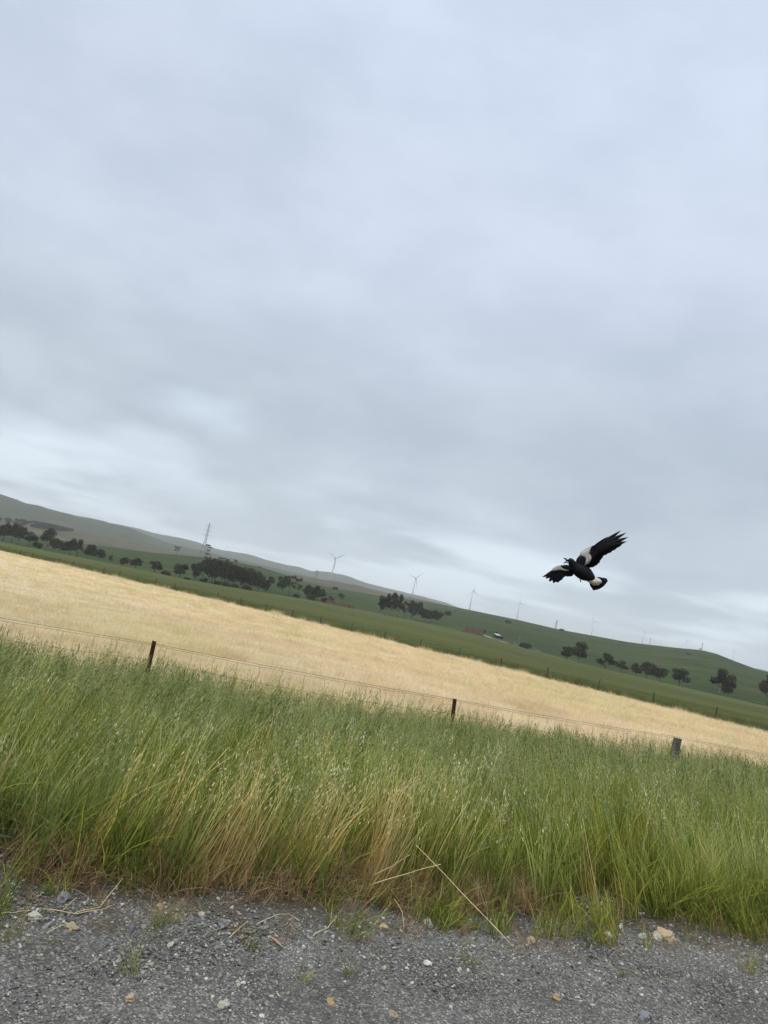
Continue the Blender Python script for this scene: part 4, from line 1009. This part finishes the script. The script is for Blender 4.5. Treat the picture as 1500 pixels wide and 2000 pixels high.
# tank stand and old windmill
p, r = hit(1008, 1263); sc = r / FPX
e = empty('tank_stand', p, .2); tag(e, 'pale open tank stand beside the broad dark bush', 'tank stand')
for sx in (-1, 1):
    for sy in (-1, 1): q = MB(); q.tube([(sx * 4 * sc, sy * 1.2, -.5), (sx * 3.6 * sc, sy * 1.0, 6.5 * sc)], .11, 5); q.build('leg', m_steel, e)
q = MB(); q.box((0, 0, 6.5 * sc), (8.4 * sc, 2.6, .25)); q.build('platform', m_steel, e)
q = MB(); q.tube([(0, 0, 3.2 * sc), (0, 0, 6.0 * sc)], 1.1, 12); q.build('tank', m_tin, e)
p, r = hit(1013, 1263); sc = r / FPX; Hm = 18 * sc
e = empty('windmill', p + Vector((1, 6, 0)), .5); tag(e, 'thin water pumping windmill behind the tank stand', 'windmill')
for k in range(3):
    a = 2.09 * k; q = MB(); q.tube([(math.cos(a) * 1.1, math.sin(a) * 1.1, -.5), (0, 0, Hm)], .07, 4); q.build('leg', m_steel, e)
q = MB()
for k in range(14):
    a = 6.283 * k / 14; c_, s_ = math.cos(a), math.sin(a); q.put([(c_ * .3, -.3, Hm + s_ * .3), (c_ * 1.2 - s_ * .12, -.28, Hm + s_ * 1.2 + c_ * .12), (c_ * 1.2 + s_ * .12, -.36, Hm + s_ * 1.2 - c_ * .12)], [(0, 1, 2)])
q.build('wheel', m_steel, e); q = MB(); q.box((0, 1.2, Hm), (.06, 1.2, .7)); q.build('tail_vane', m_steel, e)

# pale farm track and bare patches on the slope
m_track = simple('pale_earth', (.20, .19, .12), (.32, .29, .20), .5, 1)
m_rut = simple('dark_pasture_line', (.015, .025, .010), (.026, .038, .016), .3, 1)
def track(pix, wd_, seed, m_=None):
    pts = []
    for u, v in pix: q, _ = hit(u, v); pts.append(q)
    L = [];
    for a, b_ in zip(pts[:-1], pts[1:]):
        for k in range(10): L.append(a.lerp(b_, k / 10))
    L.append(pts[-1]); V = []; rr_ = random.Random(seed)
    for i, q in enumerate(L):
        t = (L[min(i + 1, len(L) - 1)] - L[max(i - 1, 0)]); n_ = Vector((-t.y, t.x, 0)).normalized(); w = wd_ * rr_.uniform(.5, 1.2) * (0.15 if i in (0, len(L) - 1) else 1)
        for s in (-1, 1):
            g = q + n_ * s * w; a = math.atan2(g.x, g.y); r = g.xy.length; V.append((g.x, g.y, ground(a, r) + wig(a, r) * .6 + .16))
    o = add('track', mesh_np('track', V, np.array([(2 * i, 2 * i + 1, 2 * i + 3, 2 * i + 2) for i in range(len(L) - 1)]), [m_ or m_track])); o['kind'] = 'structure'
track([(944, 1240), (960, 1247), (978, 1252), (992, 1257)], 2.2, 2); track([(1042, 1269), (1055, 1273)], 1.5, 3)
track([(694, 1190), (712, 1194), (728, 1199)], 4, 4); track([(706, 1204), (737, 1208)], 1.6, 5); track([(779, 1211), (800, 1213), (816, 1216)], 2, 6); track([(522, 1160), (540, 1163)], 3.5, 7)

track([(1214, 1272), (1260, 1281), (1320, 1289), (1380, 1300), (1444, 1313), (1490, 1325)], 1.6, 8, m_rut)
track([(1335, 1338), (1380, 1347), (1440, 1361), (1495, 1378)], .9, 9, m_rut)
track([(760, 1172), (840, 1190), (930, 1206), (1010, 1222), (1090, 1240), (1180, 1257)], 1.2, 10, m_rut)
# ------------------------------------------------------------------ fallen stalks and leaf
m_stalk = simple('dry_stalk', (.50, .40, .20), (.68, .58, .34), 20, .7); m_dleaf = simple('dead_leaf', (.35, .17, .10), (.46, .24, .15), 20, .8)
def stalk(pts, rad, label):
    """pts: (u, v, distance)"""
    W = [EYE + ray(u, v) * d for u, v, d in pts]; e = W[0].copy(); q = MB()
    fine = []
    for a, b_ in zip(W[:-1], W[1:]):
        for k in range(4): fine.append(a.lerp(b_, k / 4) + Vector((0, 0, .003 * math.sin(k))))
    fine.append(W[-1]); q.tube([p_ - e for p_ in fine], [rad * (1.1 - .5 * i / len(fine)) for i in range(len(fine))], 5)
    o = q.build('dry_stalk', m_stalk, None, True); o.location = e; tag(o, label, 'stalk', 'fallen dry stalks')
def gd(u, v): return (hit(u, v)[0] - EYE).length - .03
d0 = gd(1005, 1850)
stalk([(1003, 1850, d0), (900, 1742, d0 + .0), (812, 1650, d0 + .05)], .0026, 'long straight pale stalk slanting from the grass down to the gravel')
stalk([(722, 1729, 4.55), (800, 1705, 4.45), (861, 1688, 4.35)], .0026, 'golden stalk lying nearly level across the grass, under the long slanting one')
stalk([(728, 1711, 4.6), (770, 1690, 4.5), (801, 1669, 4.4)], .0026, 'shorter golden stalk above the nearly level one')
stalk([(0, 1784, gd(0, 1784)), (30, 1782, gd(30, 1782)), (62, 1778, gd(62, 1778))], .002, 'thin straw lying flat at the left edge of the gravel')
stalk([(84, 1775, gd(84, 1775)), (150, 1785, gd(150, 1785)), (205, 1775, gd(205, 1775)), (225, 1766, gd(225, 1766))], .0019, 'curved thick straw on the left gravel, lowest of the bunch')
stalk([(118, 1783, gd(118, 1783)), (150, 1752, gd(118, 1783) - .02)], .002, 'short straw crossing the curved thick one')
stalk([(146, 1783, gd(146, 1783)), (195, 1772, gd(195, 1772)), (240, 1715, gd(195, 1772) + .1)], .0018, 'straw bending up from the left gravel into the grass')
stalk([(92, 1822, gd(92, 1822)), (127, 1805, gd(127, 1805))], .0018, 'small straw piece near the brown triangular stone')
stalk([(500, 1806, gd(500, 1806)), (540, 1787, gd(540, 1787)), (562, 1785, gd(562, 1785)), (585, 1798, gd(585, 1798))], .0017, 'bent grey straw arching over the gravel left of centre')
stalk([(612, 1826, gd(612, 1826)), (640, 1812, gd(640, 1812)), (656, 1793, gd(656, 1793))], .0022, 'pale kinked straw on the gravel near the middle')
stalk([(789, 1815, gd(789, 1815)), (786, 1782, 4.5), (770, 1755, 4.55)], .0018, 'thin curved straw hanging over the gravel in the middle')
stalk([(448, 1831, gd(448, 1831)), (485, 1798, gd(485, 1798))], .002, 'straight straw piece lying by the ragged grass at left centre')
q = MB(); p0, _ = hit(524, 1832); p1, _ = hit(551, 1855); d = p1 - p0; nn = Vector((-d.y, d.x, 0)).normalized() * .007; L = []
for i in range(7):
    t = i / 6; c0 = p0.lerp(p1, t) + Vector((0, 0, .012 + .004 * math.sin(t * 3.14))); w = math.sin(math.pi * (t * .94 + .03)); L += [c0 - nn * w, c0 + nn * w]
V_ = [x_ - p0 for x_ in L] + [x_ - p0 - Vector((0, 0, .0008)) for x_ in L]
q.put(V_, [(2 * i, 2 * i + 1, 2 * i + 3, 2 * i + 2) for i in range(6)] + [(14 + 2 * i, 14 + 2 * i + 2, 14 + 2 * i + 3, 14 + 2 * i + 1) for i in range(6)])
o = q.build('fallen_leaf', m_dleaf); o.location = p0; tag(o, 'dead reddish gum leaf lying on the gravel left of centre', 'leaf')

# ------------------------------------------------------------------ magpie
m_black = simple('black_feather', (.0025, .003, .005), (.006, .007, .011), 40, .7)
m_wf = simple('white_feather', (.40, .40, .37), (.58, .57, .53), 60, .8, bmp=.002)
m_wg = simple('greyish_white_feather', (.24, .24, .21), (.40, .39, .34), 60, .8, bmp=.002)
m_vent = simple('cream_feather', (.52, .44, .33), (.70, .66, .58), 45, .85, bmp=.003)
m_bill = simple('bill_grey', (.42, .46, .50), (.55, .58, .62), 40, .4); m_eye = simple('eye_brown', (.05, .02, .01), (.08, .03, .02), 5, .2)
BD = 6.1; S6 = BD / FPX
BO = EYE + (F * FPX + RT * (1146 - 750) - UP * (1107 - 1000)) * S6
bird = bpy.data.objects.new('magpie', None); link(bird)
bird.matrix_world = Matrix.Translation(BO) @ Matrix((RT, UP, -F)).transposed().to_4x4()
tag(bird, 'black and white magpie in flight with wings spread and beak open', 'bird')
def B(cx_, cy_, z=0.0):          # reference drawing units -> bird-local metres
    return Vector(((cx_ / 6.818 + 1030 - 1146) * S6, -(cy_ / 6.818 + 1010 - 1107) * S6, z))
U_ = S6 / 6.818
# body: one continuous skinned surface, tail end to crown
def skin_body(name, chain, m, parent, K=7, n=18):
    """one smooth skin lofted through the joints, closed at both ends"""
    P_ = [p for p, r_ in chain]; Rr_ = [r_ for p, r_ in chain]; pts, rad = [], []
    def cr(a, b_, c, d, t): return .5 * ((2 * b_) + (c - a) * t + (2 * a - 5 * b_ + 4 * c - d) * t * t + (3 * b_ - a - 3 * c + d) * t ** 3)
    for i in range(len(P_) - 1):
        i0, i3 = max(i - 1, 0), min(i + 2, len(P_) - 1)
        for k in range(K):
            t = k / K; pts.append(cr(P_[i0], P_[i], P_[i + 1], P_[i3], t)); rad.append(cr(Rr_[i0], Rr_[i], Rr_[i + 1], Rr_[i3], t))
    pts.append(P_[-1]); rad.append(Rr_[-1])
    d0_, d1_ = (pts[0] - pts[1]).normalized(), (pts[-1] - pts[-2]).normalized()
    for f_, o_ in ((.85, .5), (.5, .85), (.1, 1.0)): pts.append(pts[-1 if f_ == .85 else len(pts) - 1].copy() if False else P_[-1] + d1_ * Rr_[-1] * o_); rad.append(Rr_[-1] * f_)
    for f_, o_ in ((.85, .5), (.5, .85), (.1, 1.0)): pts.insert(0, P_[0] + d0_ * Rr_[0] * o_); rad.insert(0, Rr_[0] * f_)
    rad = [max(r_, .0004) for r_ in rad]
    q = MB(); q.tube(pts, rad, n); return q.build(name, m, parent, True)
body = skin_body('body', [(B(552, 574, .026), 36 * U_), (B(570, 588, .024), 44 * U_), (B(596, 622, .018), 54 * U_), (B(640, 668, .008), 80 * U_), (B(705, 712, .002), 98 * U_), (B(775, 755, 0), 96 * U_), (B(835, 795, -.004), 68 * U_), (B(880, 830, -.008), 40 * U_)], m_black, bird)
def polyplate(name, pts, z, thick, m, parent, bulge=.006):
    """feathered patch: outline with a domed face"""
    c0 = sum((Vector((p[0], p[1], 0)) for p in pts), Vector()) / len(pts); q = MB(); n_ = len(pts); zf_ = z if callable(z) else (lambda a, b_: z)
    outer = [B(p[0], p[1], zf_(p[0], p[1])) for p in pts]; mid = []
    for p in pts: mx_, my_ = c0.x + (p[0] - c0.x) * .6, c0.y + (p[1] - c0.y) * .6; mid.append(B(mx_, my_, zf_(mx_, my_) + bulge))
    cc = B(c0.x, c0.y, zf_(c0.x, c0.y) + bulge * 1.3); back = [v - Vector((0, 0, thick)) for v in outer]; cb = B(c0.x, c0.y, zf_(c0.x, c0.y) - thick)
    vs_ = outer + mid + [cc] + back + [cb]; fs = []
    for i in range(n_):
        j = (i + 1) % n_; fs += [(i, j, n_ + j, n_ + i), (n_ + i, n_ + j, 2 * n_), (j, i, 2 * n_ + 1 + i, 2 * n_ + 1 + j), (2 * n_ + 1 + j, 2 * n_ + 1 + i, 3 * n_ + 1)]
    q.put(vs_, fs); return q.build(name, m, parent, True)
def feather(base, tip, w, m, parent, z0=0., z1=0., curve=.0, name='feather', blunt=.62):
    """vane with a raised shaft, rounded tip"""
    b_, t_ = B(*base, z0), B(*tip, z1); d = t_ - b_; n_ = Vector((-d.y, d.x, 0)).normalized(); q = MB(); K = 9; vs_ = []
    for i in range(K + 1):
        t = i / K; c0 = b_.lerp(t_, t) + n_ * curve * U_ * math.sin(math.pi * t) + Vector((0, 0, .004 * math.sin(math.pi * t)))
        wf = min(1, .35 + t * 2.2) * (1 - max(0, (t - blunt) / (1 - blunt)) ** 2.2) + .03; hw_ = w * .5 * U_ * wf
        vs_ += [c0 - n_ * hw_, c0 + Vector((0, 0, .0016)), c0 + n_ * hw_ - Vector((0, 0, .001)), c0 - Vector((0, 0, .0012))]
    fs = []
    for i in range(K):
        a = 4 * i
        for k in range(4): fs.append((a + k, a + (k + 1) % 4, a + 4 + (k + 1) % 4, a + 4 + k))
    fs += [(0, 3, 2, 1), (4 * K, 4 * K + 1, 4 * K + 2, 4 * K + 3)]; q.put(vs_, fs); return q.build(name, m, parent, True)
# far wing (upper right): arm leaves the shoulder at about (690, 620)
zu = lambda x, y: .012 + .00009 * max(0, (x - 700)) * .9
def zw(x): return .010 + .00016 * max(0, x - 650)
w1 = skin_body('wing', [(B(700, 660, -.012), 40 * U_), (B(705, 580, -.004), 40 * U_), (B(725, 510, .008), 26 * U_), (B(785, 440, .028), 22 * U_), (B(860, 395, .036), 13 * U_), (B(930, 350, .044), 9 * U_)], m_black, bird)
prim = [((850, 395), (1042, 253), 17, 4), ((865, 392), (1198, 173), 38, -10), ((865, 400), (1262, 203), 42, -8), ((860, 410), (1286, 261), 46, -6), ((855, 420), (1269, 318), 52, -4), ((845, 432), (1215, 352), 58, 0), ((838, 440), (1160, 392), 62, 0), ((830, 450), (1105, 430), 66, 0), ((820, 458), (1050, 462), 70, 4)]
sec = [((805, 470), (1008, 478), 72, 4), ((795, 480), (985, 525), 72, 4), ((785, 490), (962, 560), 72, 4), ((775, 505), (945, 600), 70, 4), ((765, 520), (918, 630), 68, 2), ((752, 540), (885, 652), 66, 0), ((740, 560), (850, 660), 60, 0), ((728, 580), (815, 662), 56, 0)]
for i, (a, c, w, cv) in enumerate(prim + sec): feather(a, c, w * (1.22 if i < 9 else 1.35), m_black, w1, zw(a[0]) - i * .0005, zw(c[0]) - i * .0012, cv, 'feather', .5 if i < 5 else .8)
polyplate('covert', [(700, 470), (760, 430), (830, 388), (900, 360), (990, 320), (1000, 350), (960, 420), (900, 500), (860, 560), (820, 610), (770, 620), (720, 540)], lambda x, y: zw(x) - .003, .004, m_black, w1, .002)
polyplate('covert', [(683, 508), (700, 472), (726, 450), (760, 432), (795, 412), (832, 386), (822, 412), (806, 436), (822, 456), (802, 470), (818, 498), (832, 530), (826, 566), (806, 598), (782, 622), (745, 640), (758, 606), (768, 574), (760, 548), (736, 522)], lambda x, y: zw(x) + .010, .004, m_wf, w1, .003)['label'] = 'white band of wing coverts'
polyplate('covert', [(640, 610), (642, 575), (655, 545), (684, 512), (718, 514), (748, 532), (766, 566), (762, 600), (745, 638), (700, 668), (660, 655)], lambda x, y: .026, .012, m_black, w1, .006)
# near wing (lower left)
def zl(x): return .014 + .00020 * max(0, 560 - x)
w2 = skin_body('wing', [(B(620, 690, -.008), 40 * U_), (B(530, 672, .008), 26 * U_), (B(450, 672, .030), 20 * U_), (B(385, 678, .046), 18 * U_), (B(330, 705, .056), 10 * U_), (B(280, 735, .066), 6 * U_)], m_black, bird)
prim2 = [((330, 700), (160, 787), 16, 3), ((335, 705), (186, 786), 24, 3), ((345, 712), (212, 808), 34, 3), ((360, 716), (262, 850), 42, 3), ((375, 718), (325, 873), 50, 2), ((392, 718), (380, 866), 54, 0), ((410, 716), (424, 842), 56, 0), ((428, 712), (466, 808), 56, 0)]
sec2 = [((445, 706), (490, 780), 60, 0), ((470, 702), (530, 778), 62, 0), ((500, 700), (570, 782), 62, 0), ((530, 700), (605, 778), 60, 0)]
for i, (a, c, w, cv) in enumerate(prim2 + sec2): feather(a, c, w * 1.3, m_black, w2, zl(a[0]) - .001 * i * .4, zl(c[0]) - .001 * i, cv, 'feather', .55 if i < 5 else .8)
polyplate('covert', [(230, 742), (300, 700), (330, 672), (372, 650), (440, 636), (520, 640), (560, 700), (560, 745), (480, 770), (400, 800), (330, 800), (270, 780)], lambda x, y: zl(x) - .004, .004, m_black, w2, .002)
polyplate('covert', [(296, 707), (314, 684), (340, 664), (375, 650), (420, 643), (432, 656), (452, 676), (500, 690), (546, 699), (534, 712), (480, 710), (440, 700), (400, 697), (360, 702), (322, 708)], lambda x, y: zl(x) + .014, .004, m_wg, w2, .003)['label'] = 'white band of wing coverts'
polyplate('covert', [(425, 642), (460, 632), (520, 630), (565, 650), (575, 700), (545, 698), (500, 688), (455, 674)], lambda x, y: zl(x) + .016, .010, m_black, w2, .004)
# tail fan
tail = polyplate('tail', [(842, 800), (905, 806), (960, 830), (1000, 880), (960, 925), (905, 925), (840, 870), (800, 850)], lambda x, y: -.012, .004, m_black, bird, .002)
for i, (a, c, w) in enumerate([((845, 850), (930, 971), 62), ((855, 848), (968, 960), 60), ((862, 845), (1005, 940), 60), ((870, 840), (1038, 915), 60), ((876, 832), (1062, 888), 58), ((880, 822), (1084, 858), 54)]):
    feather(a, c, w * 1.3, m_black, tail, -.013 - .0006 * i, -.020 - .001 * i, 0, 'feather', .88)
polyplate('undertail', [(772, 832), (830, 826), (872, 812), (905, 796), (935, 806), (965, 826), (988, 848), (990, 876), (968, 884), (950, 908), (915, 906), (878, 912), (845, 885), (806, 862)], lambda x, y: .004, .02, m_vent, bird, .016)['label'] = 'cream white undertail coverts'
# bill: upper and lower halves wide open
def bill(base, tip, r0_, name, cv):
    b_, t_ = B(*base, .026), B(*tip, .034); q = MB(); n_ = (t_ - b_).cross(Vector((0, 0, 1))).normalized(); pts = [b_.lerp(t_, t) + n_ * cv * U_ * math.sin(math.pi * t) for t in (0, .25, .45, .75, 1)]
    q.tube(pts[:4], [r0_ * U_, r0_ * .72 * U_, r0_ * .42 * U_, r0_ * .24 * U_], 8); o = q.build(name, m_bill, bird, True)
    k = MB(); k.tube(pts[2:], [r0_ * .46 * U_, r0_ * .30 * U_, 1.5 * U_], 8); k.build('tip', m_black, o, True); return o
bill((545, 560), (463, 537), 27, 'upper_beak', -8); bill((545, 594), (462, 613), 23, 'lower_beak', 7)
q = MB(); q.tube([B(550, 572, .026), B(520, 574, .028), B(500, 574, .030)], [26 * U_, 20 * U_, 8 * U_], 8); q.build('gape', m_black, bird, True)
bm = bmesh.new(); bmesh.ops.create_uvsphere(bm, u_segments=10, v_segments=8, radius=7 * U_); eo = bm_obj('eye', bm, m_eye, bird, True); eo.location = B(556, 562, .026 + 42 * U_)
q = MB(); q.tube([B(705, 825, .012), B(702, 850, .014)], [9 * U_, 7 * U_], 6)
for k in (-1, 0, 1): q.tube([B(702, 848, .014), B(702 + 7 * k, 864, .016 + .003 * abs(k))], [4 * U_, 2 * U_], 5)
q.build('foot', m_black, bird, True)
